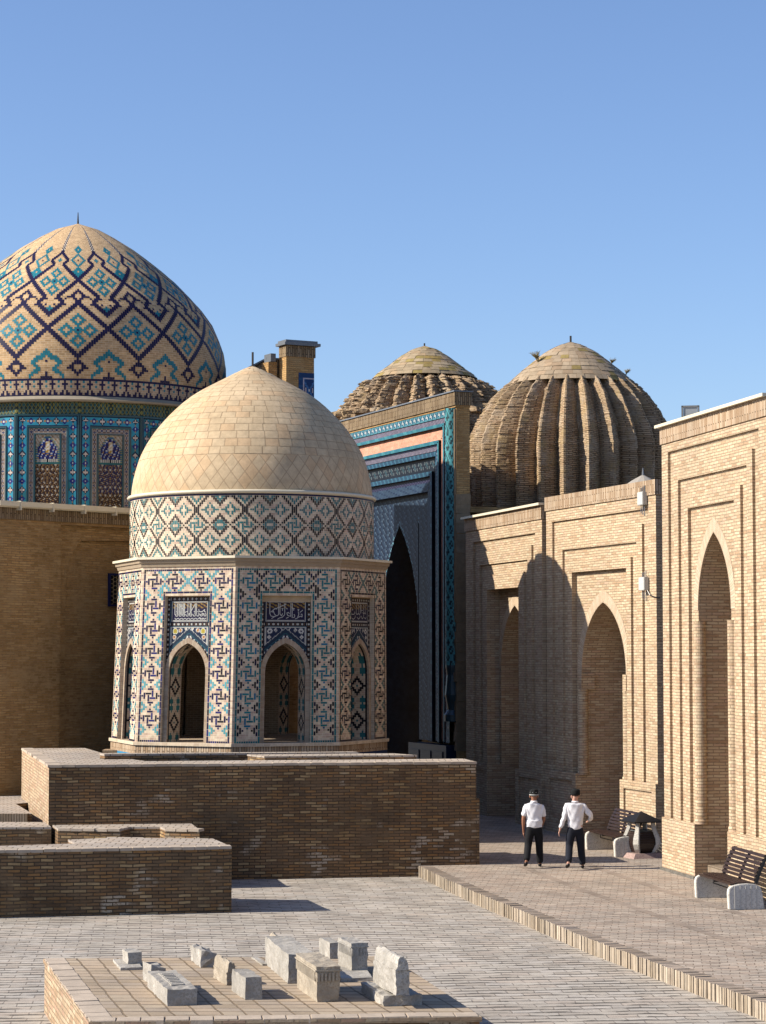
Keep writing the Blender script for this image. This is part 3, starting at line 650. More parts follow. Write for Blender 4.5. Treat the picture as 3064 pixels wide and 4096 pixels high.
for (x0, x1, z0, z1) in ((-fw, fw, .62, .66), (-fw, fw, .26, .30), (-fw, -fw + .04, .26, .66), (fw - .04, fw, .26, .66)): g.box(x0, x1, -.05, .05, z0, z1)
g.build('frame', M_FRAME, t)
g = MB(); g.box(-fw + .05, fw - .05, -.03, .03, .31, .61); g.build('glass', M_GLASS, t)
g = MB(); g.tube([(0, .04, 0), (0, .04, .3)], .02, 6); g.build('post', M_FRAME, t)
p = ony(2572, 1912, 57.0)
t = thing('roof_cone', 'small pale conical roof cap with a short spike behind the middle portal', 'roof cap', (p[0], p[1], 9.12), 0)
g = MB(); g.lathe([(.54, .0), (.54, .06), (.28, .24), (.06, .36), (0, .38)], 12); g.build('cap', plain('pale_sheet_roof', c3(.5, .45, .38), .6, .15, 4, 0), t)
g = MB(); g.tube([(0, 0, .36), (0, 0, .46), (0, 0, .56)], [.03, .022, .008], 6); g.build('spike', M_GREYM, t)

# ================================================================== GLAZED BRICK ART HELPERS
NAVY = (.012, .010, .055, 1); BLK = (.010, .010, .016, 1); TURQ = (.03, .17, .19, 1); LTURQ = (.10, .38, .42, 1); CYAN = (.03, .22, .38, 1); TEAL = (.02, .12, .13, 1)
WHT = (.62, .60, .55, 1); GOLD = (.42, .26, .05, 1); SKYB = (.05, .26, .46, 1); DBLU = (.010, .022, .06, 1)
CRM = (.68, .57, .43, 0); PNK = (.60, .455, .355, 0)
KEY = {}
def hp(c0, c1, r): return [(c, r) for c in range(c0, c1 + 1)]
def vp(c, r0, r1): return [(c, r) for r in range(r0, r1 + 1)]
for i, pc in enumerate([[(0, 4)], hp(-1, 1, 3), vp(1, 0, 2), hp(-2, 0, 1), vp(-3, -1, 1), [(-4, 0)], vp(-1, -2, 0), hp(0, 2, -1), vp(3, -1, 1), [(4, 0)], hp(-1, 1, -3), [(0, -4)]]):
    for q in pc: KEY[q] = i

def kiosk_art(c, r, pal, rr):
    """46 x 78 cells of one pavilion face; None where the arched recess is"""
    key, side, bord = pal
    def pick(cs, k): return cs[(int(k * 7919) + (r // 2) * 3 + c * 5 + rr) % len(cs)]
    if 12 <= c <= 33 and r < 65: return None
    if c in (0, 45) or r == 77: return CRM if (c + r) % 3 else PNK
    if (c in (1, 44)) or (r == 76) or (c in (11, 34) and r <= 66) or (r == 65 + 1 and 11 <= c <= 34) or r == 0: return bord[(c // 3 + r // 3 + rr) % len(bord)]
    for kc, rows in ((6, (71, 60, 50, 40, 30, 20, 10)), (39, (71, 60, 50, 40, 30, 20, 10)), (16, (71,)), (29, (71,))):
        for kr_ in rows:
            if (c - kc, r - kr_) in KEY:
                i = KEY[(c - kc, r - kr_)]; return key[(i * 3 + kr_ + kc + rr) % len(key)]
    if 2 <= c <= 10 or 35 <= c <= 43:
        dc = abs(c - (6 if c < 20 else 39))
        if r < 66 or (r <= 67):
            for mid in (65, 55, 45, 35, 25, 15, 5):
                dr = abs(r - mid)
                if (dc == 4 and dr in (1, 2)) or (dc == 3 and dr <= 1) or (dc == 2 and dr == 0): return side[(c + mid + (r // 3)) % len(side)]
    if r >= 67:
        for mc, w in ((11, 3), (34, 3), (22.5, 4.5)):
            d = abs(c - mc)
            if d <= w and (75 - r) in (int(w - d), int(w - d) - 1): return side[(int(d) + r // 3) % len(side)]
            if d <= w and (r - 67) in (int(w - d), int(w - d) - 1): return side[(int(d) + r // 2) % len(side)]
    return CRM if ((c + (r % 2) * 2) // 3 * 31 + r * 17 + rr) % 3 else PNK

def panel_art(x, z, seed, warm):
    """tiled panel above a pavilion arch; x from the centre, z height above sill"""
    ax = abs(x)
    def dots(s, t, per, rad):
        s = (s % per) - per / 2; return s * s + t * t < rad * rad
    zi0, zi1 = 3.03, 3.50
    if z > (3.50 if seed % 8 == 0 else 3.62): return (.55, .45, .31, 0)
    if ax > .56 or (z > 3.53) or (2.90 < z < 2.985):
        s, tt = (z, ax - .605) if ax > .56 else (x, z - (3.575 if z > 3.3 else 2.942))
        return (.50, .49, .45, 1) if dots(s, tt, .125, .027) else (BLK if int((s * 50)) % 3 else (.10, .05, .03, 1))
    if ax > .53: return (.02, .09, .14, 1) if warm else (.008, .014, .035, 1)
    if zi0 - .045 < z < zi1 + .03:
        if ax > .515 or z > zi1 + .015 or z < zi0 - .02: return (.008, .014, .035, 1)
        if ax > .49 or z > zi1 or z < zi0: return (.42, .41, .38, 1)
        if z > zi0 + .32: return (.30, .18, .04, 1) if (int(x * 37 + 99) * 73 + int(z * 71) * 151 + seed) % 6 < 2 else (.03, .018, .03, 1)
        return (.012, .010, .045, 1)
    if z > 2.88: return (.02, .07, .10, 1)
    # spandrel
    ch = 2.90 - ax * .80   # chevron height line above arch
    if z < ch - .16: return (.015, .08, .11, 1) if z > ch - .20 else (WHT if dots(ax * 1.2, z - (ch - .245), .12, .032) else (.02, .02, .05, 1))
    if z < ch - .06: return (.012, .03, .06, 1)
    if z < ch - .04 or ax > .49 or z > 2.865: return (.45, .44, .41, 1)
    for fx, fz, fr, col in ((.40, 2.77, .062, (.40, .36, .05, 1) if warm else WHT), (.25, 2.79, .038, (.42, .17, .07, 1) if warm else WHT), (.42, 2.62, .033, (.42, .17, .07, 1) if warm else WHT), (.10, 2.835, .022, WHT)):
        q = hypot(ax - fx, z - fz)
        if q < fr * .45: return (.06, .06, .10, 1) if not warm else GOLD
        if q < fr: return col
        if fr < q < fr + .018 and (int(atan2(z - fz, ax - fx) * 4) % 3 == 0 or warm): return WHT
    return DBLU

def put_cells(g, get, C0, C1, R0, R1, pos, ins=.16, lift=.004, base=CRM, vary=.10):
    """every brick of a pattern; glazed bricks are set a little proud of a bed of mortar"""
    for c in range(C0, C1):
        for r in range(R0, R1):
            q = get(c, r)
            if q is None: continue
            col, pid = q; v = 1 + rnd.uniform(-vary, vary)
            if col[3] < .5:
                g.face([pos(c, r, 0), pos(c + 1, r, 0), pos(c + 1, r + 1, 0), pos(c, r + 1, 0)], uv=[(c, r), (c + 1, r), (c + 1, r + 1), (c, r + 1)], col=(col[0] * v, col[1] * v, col[2] * v, 0)); continue
            b = (base[0] * 1.02, base[1] * 1.02, base[2] * 1.02, 0)
            g.face([pos(c, r, 0), pos(c + 1, r, 0), pos(c + 1, r + 1, 0), pos(c, r + 1, 0)], uv=[(.2, .4)] * 4, col=b)
            same = lambda a: a is not None and a[0][3] > .5 and a[1] == pid
            l = c + (0 if same(get(c - 1, r)) else ins); rr_ = c + 1 - (0 if same(get(c + 1, r)) else ins)
            d = r + (0 if same(get(c, r - 1)) else ins * .8); u = r + 1 - (0 if same(get(c, r + 1)) else ins * .8)
            g.face([pos(l, d, lift), pos(rr_, d, lift), pos(rr_, u, lift), pos(l, u, lift)], uv=[(.2, .2)] * 4, col=(col[0] * v, col[1] * v, col[2] * v, 1))

# ================================================================== OCTAGONAL PAVILION
KC = (-3.45, 59.2); KZ0 = 2.76; KROW = .0562; KZT = KZ0 + 78 * KROW
kio = thing('tiled_pavilion', 'octagonal open pavilion of patterned tile with a plain sand coloured dome', 'mausoleum', (KC[0], KC[1], 0))
PHI = R(-3.2)
def kv(k, z, dr=0):
    f = min(1.15, max(-.8, (z - KZ0) / (KZT - KZ0))); r = 3.62 + (3.53 - 3.62) * f + dr; ox = -.075 * (1 - f) + .0
    a = PHI + k * pi / 4
    return (ox + r * sin(a), -r * cos(a))
def kmap(k):
    """face k between corners k and k+1 -> function (u 0..1, z, depth)"""
    def f(u, z, dep=0):
        p, q = kv(k, z), kv(k + 1, z); a = PHI + (k + .5) * pi / 4; nx, ny = sin(a), -cos(a)
        return (p[0] + (q[0] - p[0]) * u - nx * dep, p[1] + (q[1] - p[1]) * u - ny * dep, z)
    return f
NVK = [NAVY, NAVY, BLK, (.012, .012, .06, 1), (.02, .02, .14, 1)]
PALS = {
    'navy': (NVK, [LTURQ, (.06, .30, .34, 1), (.10, .36, .46, 1)], NVK),
    'teal': ([(.02, .17, .20, 1), (.015, .14, .16, 1), (.01, .15, .27, 1), (.02, .19, .22, 1)], [BLK, (.012, .010, .05, 1), BLK], [(.015, .15, .17, 1), (.02, .19, .21, 1), TEAL]),
    'black': ([BLK, (.012, .010, .04, 1), (.015, .012, .03, 1)], [(.02, .12, .12, 1), (.03, .16, .17, 1)], [(.012, .010, .035, 1), BLK])}
FW = 2.70; AHW, AZS, AZA = .52, 4.50, 5.23; REC = .13; THK = .72
CW = FW / 46
def script_strokes(kind):
    """strokes of the inscription, x in -1..1, z in 0..1 of the framed field"""
    if kind == 'b':   # short text with tall risers
        T = [[(-.90, 1.0), (-.90, .35)], [(-.42, .98), (-.40, .30), (-.50, .22), (-.62, .30), (-.72, .55), (-.60, .68), (-.50, .62)], [(-.72, .58), (.02, .93)], [(-.33, .98), (-.33, .35), (-.24, .22), (-.18, .38)],
             [(-.06, .98), (-.06, .30), (-.20, .14), (-.36, .10), (-.46, .02)], [(.28, .98), (.28, .20), (.10, .26), (.06, .40), (.16, .44), (.20, .34)], [(.36, .98), (.36, .10)],
             [(.40, .12), (.50, .16), (.50, .30), (.44, .30)], [(-.90, .40), (-.84, .22), (-.70, .18), (-.55, .2)], [(.52, .04), (.66, .10), (.74, .34), (.70, .46)], [(.70, .14), (.84, .22), (.92, .16), (.92, .34), (.84, .32)],
             [(.80, .44), (.96, .58)], [(-.86, .44), (-.70, .56), (-.74, .42)], [(-.24, .66), (-.14, .66)], [(-.19, .66), (-.19, .52)], [(.02, .66), (.10, .64)], [(.38, .66), (.50, .66)], [(.44, .66), (.44, .54)], [(-.80, .06), (-.62, .18)], [(.02, .08), (.16, .16)], [(.66, .60), (.76, .60)], [(.71, .6), (.71, .5)]]
    elif kind == 'a':  # dense, many risers
        T = [[(x, .98), (x + .01, .30)] for x in (-.93, -.80, -.74, -.66, -.60, -.52, -.44, -.38, -.33, -.12, .02, .08, .34, .42)]
        T += [[(.34, .95), (.02, .40), (-.10, .3)], [(-.66, .95), (-.30, .42), (-.2, .5)]]
        for i in range(9):
            x = -.9 + i * .22; T += [[(x, .34), (x + .05, .22), (x + .15, .22), (x + .17, .34), (x + .10, .36)], [(x - .02, .10), (x + .06, .02), (x + .18, .10)], [(x + .06, .50), (x + .14, .44)]]
        T += [[(.56, .62), (.60, .48), (.76, .46), (.94, .62), (.90, .48)], [(.56, .36), (.70, .30), (.80, .38), (.94, .32)], [(.6, .14), (.8, .02), (.92, .1)]]
    else:
        T = [[(x, .98), (x, .45)] for x in (-.30, .02, .22, .30, .62, .82)]
        T += [[(-.9, .5), (-.8, .36), (-.55, .38), (-.45, .5), (-.52, .52)], [(-.92, .2), (-.7, .06), (-.45, .16), (-.4, .3)], [(-.35, .44), (-.2, .36), (-.05, .44), (.08, .36), (.2, .44)],
              [(-.2, .2), (0, .08), (.2, .22), (.15, .3)], [(.3, .3), (.45, .1), (.6, .22), (.66, .4)], [(.5, .5), (.62, .42), (.8, .48), (.92, .4)], [(.7, .2), (.85, .1), (.94, .24)], [(-.85, .62), (-.7, .66)], [(.36, .62), (.5, .64)]]
    return T
face_kinds = {-2: ('navy', 'c'), -1: ('navy', 'a'), 0: ('teal', 'b'), 1: ('black', 'c'), 2: ('navy', 'a'), 3: ('teal', 'b'), 4: ('black', 'c'), 5: ('teal', 'a')}
for k in range(-2, 6):
    pal, kind = face_kinds[k]; F_ = kmap(k); cells = MB()
    def getc(c, r, pal=pal, k=k):
        if not (0 <= c < 46 and 0 <= r < 78): return None
        col = kiosk_art(c, r, PALS[pal], k * 3 + 40)
        if col is None: return None
        if col[3] < .5: return col, None
        if (c in (1, 44)) or (r in (76, 0, 66) and not (2 <= c <= 10 or 35 <= c <= 43)) or c in (11, 34) and r <= 66: return col, ('bd', (r // 3) if c in (1, 44, 11, 34) else (c // 3))
        for kc in (6, 39, 16, 29):
            for kr_ in (71, 60, 50, 40, 30, 20, 10):
                if (kc in (6, 39) or kr_ == 71) and (c - kc, r - kr_) in KEY: return col, ('k', kc, kr_, KEY[(c - kc, r - kr_)])
        return col, ('v', c)
    put_cells(cells, getc, 0, 46, 0, 78, lambda c, r, o_: F_(c / 46, KZ0 + r * KROW, -o_), ins=.12)
    ua, ub = 12 / 46, 34 / 46; zr = KZ0 + 65 * KROW
    for (ux0, ux1, za0, za1) in ((ua, ua, KZ0, zr), (ub, ub, KZ0, zr)):
        cells.face([F_(ux0, za0), F_(ux0, za0, REC), F_(ux0, za1, REC), F_(ux0, za1)], uv=[(0, 0), (2, 0), (2, 65), (0, 65)], col=CRM)
    cells.face([F_(ua, zr), F_(ub, zr), F_(ub, zr, REC), F_(ua, zr, REC)], uv=[(0, 0), (22, 0), (22, 2), (0, 2)], col=CRM)
    wf = cells.build('wall_face', M_MOS, kio)
    # tiled panel inside the recess
    g = MB(); cs = .0215; nx = int(22 * CW / cs); nz = int((65 * KROW - 1.55) / cs); hwid = 11 * CW
    apts = arch_pts(AHW + .06, AZS, AZA + .06)
    def arch_z(x):
        ax = abs(x)
        if ax >= AHW + .06: return AZS
        for p, q in zip(apts, apts[1:]):
            if p[0] <= -ax <= q[0]: return p[1] + (q[1] - p[1]) * ((-ax - p[0]) / max(1e-6, q[0] - p[0]))
        return AZA
    for i in range(nx):
        x = -hwid + (i + .5) * 2 * hwid / nx
        for j in range(nz):
            z = 1.50 + (j + .5) * (65 * KROW - 1.50) / nz
            if KZ0 + z < arch_z(x): continue
            zz0 = KZ0 + 1.50 + j * (65 * KROW - 1.50) / nz; zz1 = KZ0 + 1.50 + (j + 1) * (65 * KROW - 1.50) / nz
            u0, u1 = .5 - (11 / 46) + i * (22 / 46) / nx, .5 - (11 / 46) + (i + 1) * (22 / 46) / nx
            g.face([F_(u0, zz0, REC), F_(u1, zz0, REC), F_(u1, zz1, REC), F_(u0, zz1, REC)], uv=[(0.2, .2)] * 4, col=panel_art(x, z, k, kind == 'a'))
    # brick below the panel beside the opening
    for s_ in (-1, 1):
        u0, u1 = (.5 - 11 / 46, .5 - AHW / FW - .02) if s_ < 0 else (.5 + AHW / FW + .02, .5 + 11 / 46)
        g.face([F_(u0, KZ0, REC), F_(u1, KZ0, REC), F_(u1, KZ0 + 1.5, REC), F_(u0, KZ0 + 1.5, REC)], uv=[(0, 0), (3, 0), (3, 27), (0, 27)], col=CRM)
    tp = g.build('tile_panel', M_MOS, wf)
    g = MB()
    for stn in script_strokes(kind):
        for (xa, za_), (xb, zb_) in zip(stn, stn[1:]):
            A_ = (xa * .46, 3.055 + za_ * .42); B_ = (xb * .46, 3.055 + zb_ * .42); dx_, dz_ = B_[0] - A_[0], B_[1] - A_[1]; dd = hypot(dx_, dz_) or 1; ox, oz = -dz_ / dd * .0085, dx_ / dd * .0085
            P_ = lambda x, z: F_(.5 + x / FW, KZ0 + z, REC - .004)
            g.face([P_(A_[0] - ox, A_[1] - oz), P_(B_[0] - ox, B_[1] - oz), P_(B_[0] + ox, B_[1] + oz), P_(A_[0] + ox, A_[1] + oz)])
    for (x0, x1, z0, z1) in ((-.475, .475, 3.034, 3.046), (-.475, .475, 3.488, 3.50)):
        g.face([P_(x0, z0), P_(x1, z0), P_(x1, z1), P_(x0, z1)])
    g.build('inscription', M_WHITE, wf)
    # arch band and jambs
    g = MB(); a = [(-AHW, KZ0)] + arch_pts(AHW, AZS, AZA) + [(AHW, KZ0)]; b = [(-AHW - .115, KZ0)] + arch_pts(AHW + .115, AZS, AZA + .135) + [(AHW + .115, KZ0)]
    L = 0; Q = lambda x, z, d: F_(.5 + x / FW, z, d)
    for i in range(len(a) - 1):
        p, q, r2, s2 = a[i], a[i + 1], b[i + 1], b[i]; d_ = hypot(r2[0] - s2[0], r2[1] - s2[1])
        g.face([Q(*p, REC - .04), Q(*q, REC - .04), Q(*r2, REC - .04), Q(*s2, REC - .04)], uv=[(0, L), (0, L + d_), (.115, L + d_), (.115, L)])
        g.face([Q(*p, REC - .04), Q(*q, REC - .04), Q(*q, REC + .02), Q(*p, REC + .02)]); g.face([Q(*s2, REC - .04), Q(*r2, REC - .04), Q(*r2, REC + .02), Q(*s2, REC + .02)]); L += d_
    g.build('arch_band', brick('small_voussoir', [c3(.60, .47, .34), c3(.54, .40, .29), c3(.64, .52, .39)], c3(.55, .47, .37), bw=.5, rh=.062, ms=.006, off=0, blot=.1, bst=.4), wf)
    # patterned reveal
    g = MB(); L = 0; nd_ = 11
    fine_a = [(-AHW, KZ0 + i * 1.74 / 31) for i in range(31)] + arch_pts(AHW, AZS, AZA, 9) + [(AHW, KZ0 + 1.74 - (i + 1) * 1.74 / 31) for i in range(31)]
    for i in range(len(fine_a) - 1):
        p, q = fine_a[i], fine_a[i + 1]
        for j in range(nd_):
            d0, d1 = REC + .015 + j * (THK - REC - .015) / nd_, REC + .015 + (j + 1) * (THK - REC - .015) / nd_
            ii = i if i < len(fine_a) / 2 else len(fine_a) - 2 - i; jj = abs(j - 5); m_ = ii % 16; mm = abs(m_ - 8)
            col = CRM if (ii // 1 + j // 3) % 3 else PNK
            if j in (0, 10): col = BLK if j == 0 else PNK
            elif jj + mm in (3, 4): col = BLK
            elif jj + mm <= 0 or (jj in (2, 3, 4) and mm in (6, 7)) or (jj == 3 and mm in (5, 8)): col = TURQ
            g.face([Q(*p, d0), Q(*q, d0), Q(*q, d1), Q(*p, d1)], uv=[(j, i), (j, i + 1), (j + 1, i + 1), (j + 1, i)], col=col)
    # inner wall around the opening
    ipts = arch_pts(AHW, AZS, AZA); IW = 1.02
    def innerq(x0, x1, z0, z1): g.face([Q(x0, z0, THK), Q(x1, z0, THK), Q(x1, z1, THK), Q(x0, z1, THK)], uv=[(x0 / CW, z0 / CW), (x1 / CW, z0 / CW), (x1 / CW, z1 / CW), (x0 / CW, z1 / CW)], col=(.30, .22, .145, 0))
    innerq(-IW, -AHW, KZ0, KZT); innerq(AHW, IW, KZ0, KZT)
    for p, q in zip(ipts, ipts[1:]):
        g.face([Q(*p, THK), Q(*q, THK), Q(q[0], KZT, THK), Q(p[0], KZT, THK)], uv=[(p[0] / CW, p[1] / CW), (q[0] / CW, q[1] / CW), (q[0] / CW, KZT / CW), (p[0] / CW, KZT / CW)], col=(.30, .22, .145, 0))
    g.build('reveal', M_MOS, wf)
# plinth
g = MB(); ZP = [(0.6, 2.36, 'old'), (2.36, 2.46, 'blue'), (2.46, 2.68, 'sold'), (2.68, 2.76, 'crm')]
m_ix = {'old': 0, 'sold': 1}
gm = MB()
for k in range(-4, 4):
    for z0, z1, kd in ZP:
        dr = .02 if kd != 'crm' else .07
        p, q = kv(k, z0, dr), kv(k + 1, z0, dr); p2, q2 = kv(k, z1, dr), kv(k + 1, z1, dr)
        pts = [(p[0], p[1], z0), (q[0], q[1], z0), (q2[0], q2[1], z1), (p2[0], p2[1], z1)]
        if kd in m_ix: g.face(pts, m=m_ix[kd])
        else: gm.face(pts, uv=[(0, 0), (46, 0), (46, 1), (0, 1)], col=(SKYB if k in (-1, -2) else (.01, .03, .10, 1)) if kd == 'blue' else CRM)
    a, b = kv(k, 2.68, .07), kv(k + 1, 2.68, .07); a2, b2 = kv(k, 2.68, .02), kv(k + 1, 2.68, .02)
    gm.face([(a[0], a[1], 2.68), (b[0], b[1], 2.68), (b2[0], b2[1], 2.68), (a2[0], a2[1], 2.68)], uv=[(0, 0), (46, 0), (46, 1), (0, 1)], col=CRM)
pts = [kv(k, KZ0, .07) for k in range(8)]; gm.face([(p[0], p[1], KZ0 - .001) for p in pts], uv=[(p[0] * 15, p[1] * 15) for p in pts], col=(.42, .33, .24, 0))
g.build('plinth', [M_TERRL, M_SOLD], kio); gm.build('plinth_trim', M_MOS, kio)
# small masonry step at the left foot
g = MB(); p_ = ony(455, 2990, 59.0); g.box(p_[0] - KC[0] - .25, p_[0] - KC[0] + .55, -.6, .1, 1.0, p_[2] - .05); g.build('step', M_TERRL, kio)
# cornice under and over
g = MB()
for (z0, z1, d0, d1, m_) in ((KZT, KZT + .10, .03, .06, 0), (KZT + .10, KZT + .19, .09, .11, 0), (KZT + .19, KZT + .25, .17, .17, 1)):
    for k in range(8):
        p, q = kv(k, KZT, d0), kv(k + 1, KZT, d0); p2, q2 = kv(k, KZT, d1), kv(k + 1, KZT, d1)
        g.face([(p[0], p[1], z0), (q[0], q[1], z0), (q2[0], q2[1], z1), (p2[0], p2[1], z1)], m=m_)
    ps = [kv(k, KZT, d0) for k in range(8)]; g.face([(p[0], p[1], z0) for p in ps], m=m_)
    ps = [kv(k, KZT, d1) for k in range(8)]; g.face([(p[0], p[1], z1) for p in ps], m=m_)
g.build('cornice', [plain('lime_cornice', c3(.50, .39, .27), .9, .15, 6, .4), M_METAL], kio)
# drum with lattice of glazed bricks
def drum_art(c, r):
    c = c % 24; cc = min(c, 24 - c); rr_ = abs(r)
    if r == 14: return NAVY
    on = False
    if cc <= 12:
        d = abs(cc - 7) + abs(rr_ - 7) if True else 9
        on = d in (7,) or (d == 6 and ((cc - 7) * 1 + (rr_ - 7)) % 1 == 0 and abs(rr_ - 7) > 0 and False)
        # bricks are two rows tall, shift one row up
        on = on or (abs(cc - 7) + abs(rr_ - 1 - 7) == 7 and rr_ >= 7) or (abs(cc - 7) + abs(rr_ + 1 - 7) == 7 and rr_ < 7 and rr_ > 0)
    if on: return BLK
    d1 = abs(cc - 7) + abs(rr_ - 7)
    if d1 in (2, 3) and not (cc == 7 and d1 == 2) or (d1 == 4 and rr_ == 7): return TURQ
    d2 = abs(cc - 12) + rr_
    if d2 in (2, 3) and rr_ < 3 or (cc == 12 and rr_ in (1, 2)): return TURQ
    if (c if c < 12 else c - 24, r) in KEY and r < 5: return TURQ
    if rr_ >= 10 and abs(cc) + (14 - rr_) in (4, 3) and cc < 5: return TURQ
    if rr_ >= 11 and abs(cc - 12) + (14 - rr_) in (2, 3): return TURQ
    return CRM if ((c + (r % 2) * 2) // 3 * 7 + r * 5) % 4 else PNK
g = MB(); DZ0 = KZT + .25; DZ1 = 8.97; nr = 29; nc = 384; RD = 3.205
def getd(c, r):
    if not 0 <= r < nr: return None
    col = drum_art(c - 3, r - 14)
    if col[3] < .5: return col, None
    cc = (c - 3) % 24; cc = cc if cc < 12 else cc - 24
    if r - 14 < 5 and (cc, r - 14) in KEY: return col, ('k', KEY[(cc, r - 14)], (c - 3) // 24)
    return col, ('v', c % nc, col is BLK) if r < 28 else 'top'
put_cells(g, getd, 0, nc, 0, nr, lambda c, r, o_: ((RD + o_) * sin(2 * pi * c / nc + PHI), -(RD + o_) * cos(2 * pi * c / nc + PHI), DZ0 + (DZ1 - DZ0) * r / nr), ins=.13)
g.build('drum', M_MOS, kio, smooth=False)
g = MB(); g.lathe([(RD - .02, 8.96), (RD + .05, 8.98), (RD + .075, 9.02), (RD + .05, 9.06), (RD - .1, 9.07)], 96); g.build('ring_moulding', M_METAL, kio, smooth=True, merge=True)
def interp(prof, s):
    L = 0
    for (r0, z0), (r1, z1) in zip(prof, prof[1:]):
        d = hypot(r1 - r0, z1 - z0)
        if s <= L + d or (r1, z1) == prof[-1]:
            t = min(1, (s - L) / d); return (r0 + (r1 - r0) * t, z0 + (z1 - z0) * t)
        L += d
def plen(prof): return sum(hypot(b[0] - a[0], b[1] - a[1]) for a, b in zip(prof, prof[1:]))
def smooth_prof(p, it=2):
    for _ in range(it):
        q = [p[0]]
        for a, b in zip(p, p[1:]): q += [(a[0] * .75 + b[0] * .25, a[1] * .75 + b[1] * .25), (a[0] * .25 + b[0] * .75, a[1] * .25 + b[1] * .75)]
        p = q + [p[-1]]
    return p
KP = smooth_prof([(3.18, 9.05), (3.16, 9.32), (3.04, 9.87), (2.84, 10.36), (2.53, 10.84), (2.12, 11.30), (1.69, 11.68), (1.34, 11.90), (.92, 12.12)], 2) + [(.62, 12.28), (.33, 12.44), (.12, 12.53), (.0, 12.56)]
def tile_dome(name, prof, parent, s0, rowh, tw, base, c=(0, 0), var=.09, jig=.004, rhomb=0, moss=0, seed=1):
    g = MB(); rr = random.Random(seed); T = plen(prof); s = s0
    P = lambda r, z, a: (c[0] + r * sin(a), c[1] - r * cos(a), z)
    def colr(z):
        v = 1 + rr.uniform(-var, var); b = [x * v for x in base[:3]]
        if rr.random() < .25: b = [b[0] * 1.02, b[1] * .95, b[2] * .90]
        if moss and rr.random() < moss: b = [b[0] * .80, b[1] * .78, b[2] * .42]
        return (*b, 0)
    if rhomb:   # lower belt of tiles laid as diamonds
        nb = rhomb; h = s0 / 4
        for row in range(-1, 4):
            for k in range(nb):
                off = .5 if row % 2 else 0; a = 2 * pi * (k + off) / nb; da = pi / nb; ss = row * h / 1.0
                pts = []
                for (dx_, ds) in ((0, 0), (1, 1), (0, 2), (-1, 1)):
                    q = min(max(ss / 1.0 + ds * h / 1.0 * 1.0, 0), s0); pts.append((a + da * dx_, q))
                if pts[0][1] == pts[2][1]: continue
                r3 = [P(*interp(prof, q), a_) for a_, q in pts]
                uvs = [(0, 0), (1, 0), (1, 1), (0, 1)]
                if row == -1: r3 = [r3[1], r3[2], r3[3]]; uvs = [(1, 0.5), (.5, 1), (0, .5)] ; uvs = [(1, 0), (1, 1), (0, 1)]
                if ss + 2 * h > s0 + 1e-6:
                    if ss >= s0 - 1e-6: continue
                    r3 = [r3[0], r3[1], r3[3]]; uvs = [(0, 0), (1, 0), (0, 1)]
                    # keep slanting joints only
                g.face(r3, uv=uvs, col=colr(0))
    row = 0
    while s < T - .02:
        e = min(T - .0, s + rowh * rr.uniform(.94, 1.06)); (r0, z0), (r1, z1) = interp(prof, s), interp(prof, e)
        n = max(6, round(2 * pi * max(r0, .15) / tw)); off = rr.random()
        bounds = [(k + off + rr.uniform(-.13, .13)) * 2 * pi / n for k in range(n)]; bounds.append(bounds[0] + 2 * pi)
        for k in range(n):
            a0, a1 = bounds[k], bounds[k + 1]; j = rr.uniform(-jig, jig); col = colr(z0)
            sub = 2 if r0 > 1 else 1
            for q in range(sub):
                b0, b1 = a0 + (a1 - a0) * q / sub, a0 + (a1 - a0) * (q + 1) / sub
                g.face([P(r0 + j + jig, z0, b0), P(r0 + j + jig, z0, b1), P(r1 + j, z1, b1), P(r1 + j, z1, b0)], uv=[(q / sub, 0), ((q + 1) / sub, 0), ((q + 1) / sub, 1), (q / sub, 1)] , col=col)
        s = e; row += 1
    ob = g.build(name, M_TILE, parent); me = ob.data
    if rhomb:   # the shell is round: tiles take the curvature of the dome
        vn = []
        for v in me.vertices:
            x, y, z = v.co; h = hypot(x, y) or 1e-4; sl = (0, 1)
            for (r0, z0), (r1, z1) in zip(prof, prof[1:]):
                if z <= z1 + 1e-6: break
            q = hypot(r1 - r0, z1 - z0); nr_, nz_ = (z1 - z0) / q, (r0 - r1) / q
            vn.append(mathutils.Vector((x / h * nr_, y / h * nr_, nz_)).normalized())
        me.polygons.foreach_set('use_smooth', [True] * len(me.polygons))
        me.normals_split_custom_set_from_vertices(vn)
    return ob
tile_dome('dome', KP, kio, .95, .222, .36, (.60, .455, .29), rhomb=56, jig=.002, seed=5, var=.03)
g = MB(); g.tube([(0, 0, 12.45), (0, 0, 12.93)], .028, 8); g.build('finial', M_IRON, kio)

# ================================================================== BIG TILED DOME MAUSOLEUM
BC = (-9.72, 71.0)
mau = thing('domed_mausoleum', 'large ochre brick mausoleum on the left with diamond patterned blue and turquoise dome', 'mausoleum', (BC[0] * .952, BC[1] * .952, CZ * .048)); mau.scale = (.952, .952, .952)
def wl(px, py, z): return (px - BC[0], py - BC[1], z)
g = MB(); WA = (-10.55, 62.0); wd = (3.15, 3.40); wn = hypot(*wd); wd = (wd[0] / wn, wd[1] / wn)   # along the wall, to the right
def wp(x, z, dep=0): return wl(WA[0] + wd[0] * x - wd[1] * dep, WA[1] + wd[1] * x + wd[0] * dep, z)
def wrect(g, x0, x1, z0, z1, d=0, **k): g.face([wp(x0, z0, d), wp(x1, z0, d), wp(x1, z1, d), wp(x0, z1, d)], uv=[(x0, z0), (x1, z0), (x1, z1), (x0, z1)], **k)
HB = 9.0; XE = 9.6
wrect(g, -.1, 2.12, -.4, HB); wrect(g, XE - 1.2, XE, 0, HB); wrect(g, 2.12, XE - 1.2, 8.6, HB)
for x in (2.12, XE - 1.2): g.face([wp(x, 0), wp(x, 0, .14), wp(x, 8.6, .14), wp(x, 8.6)])
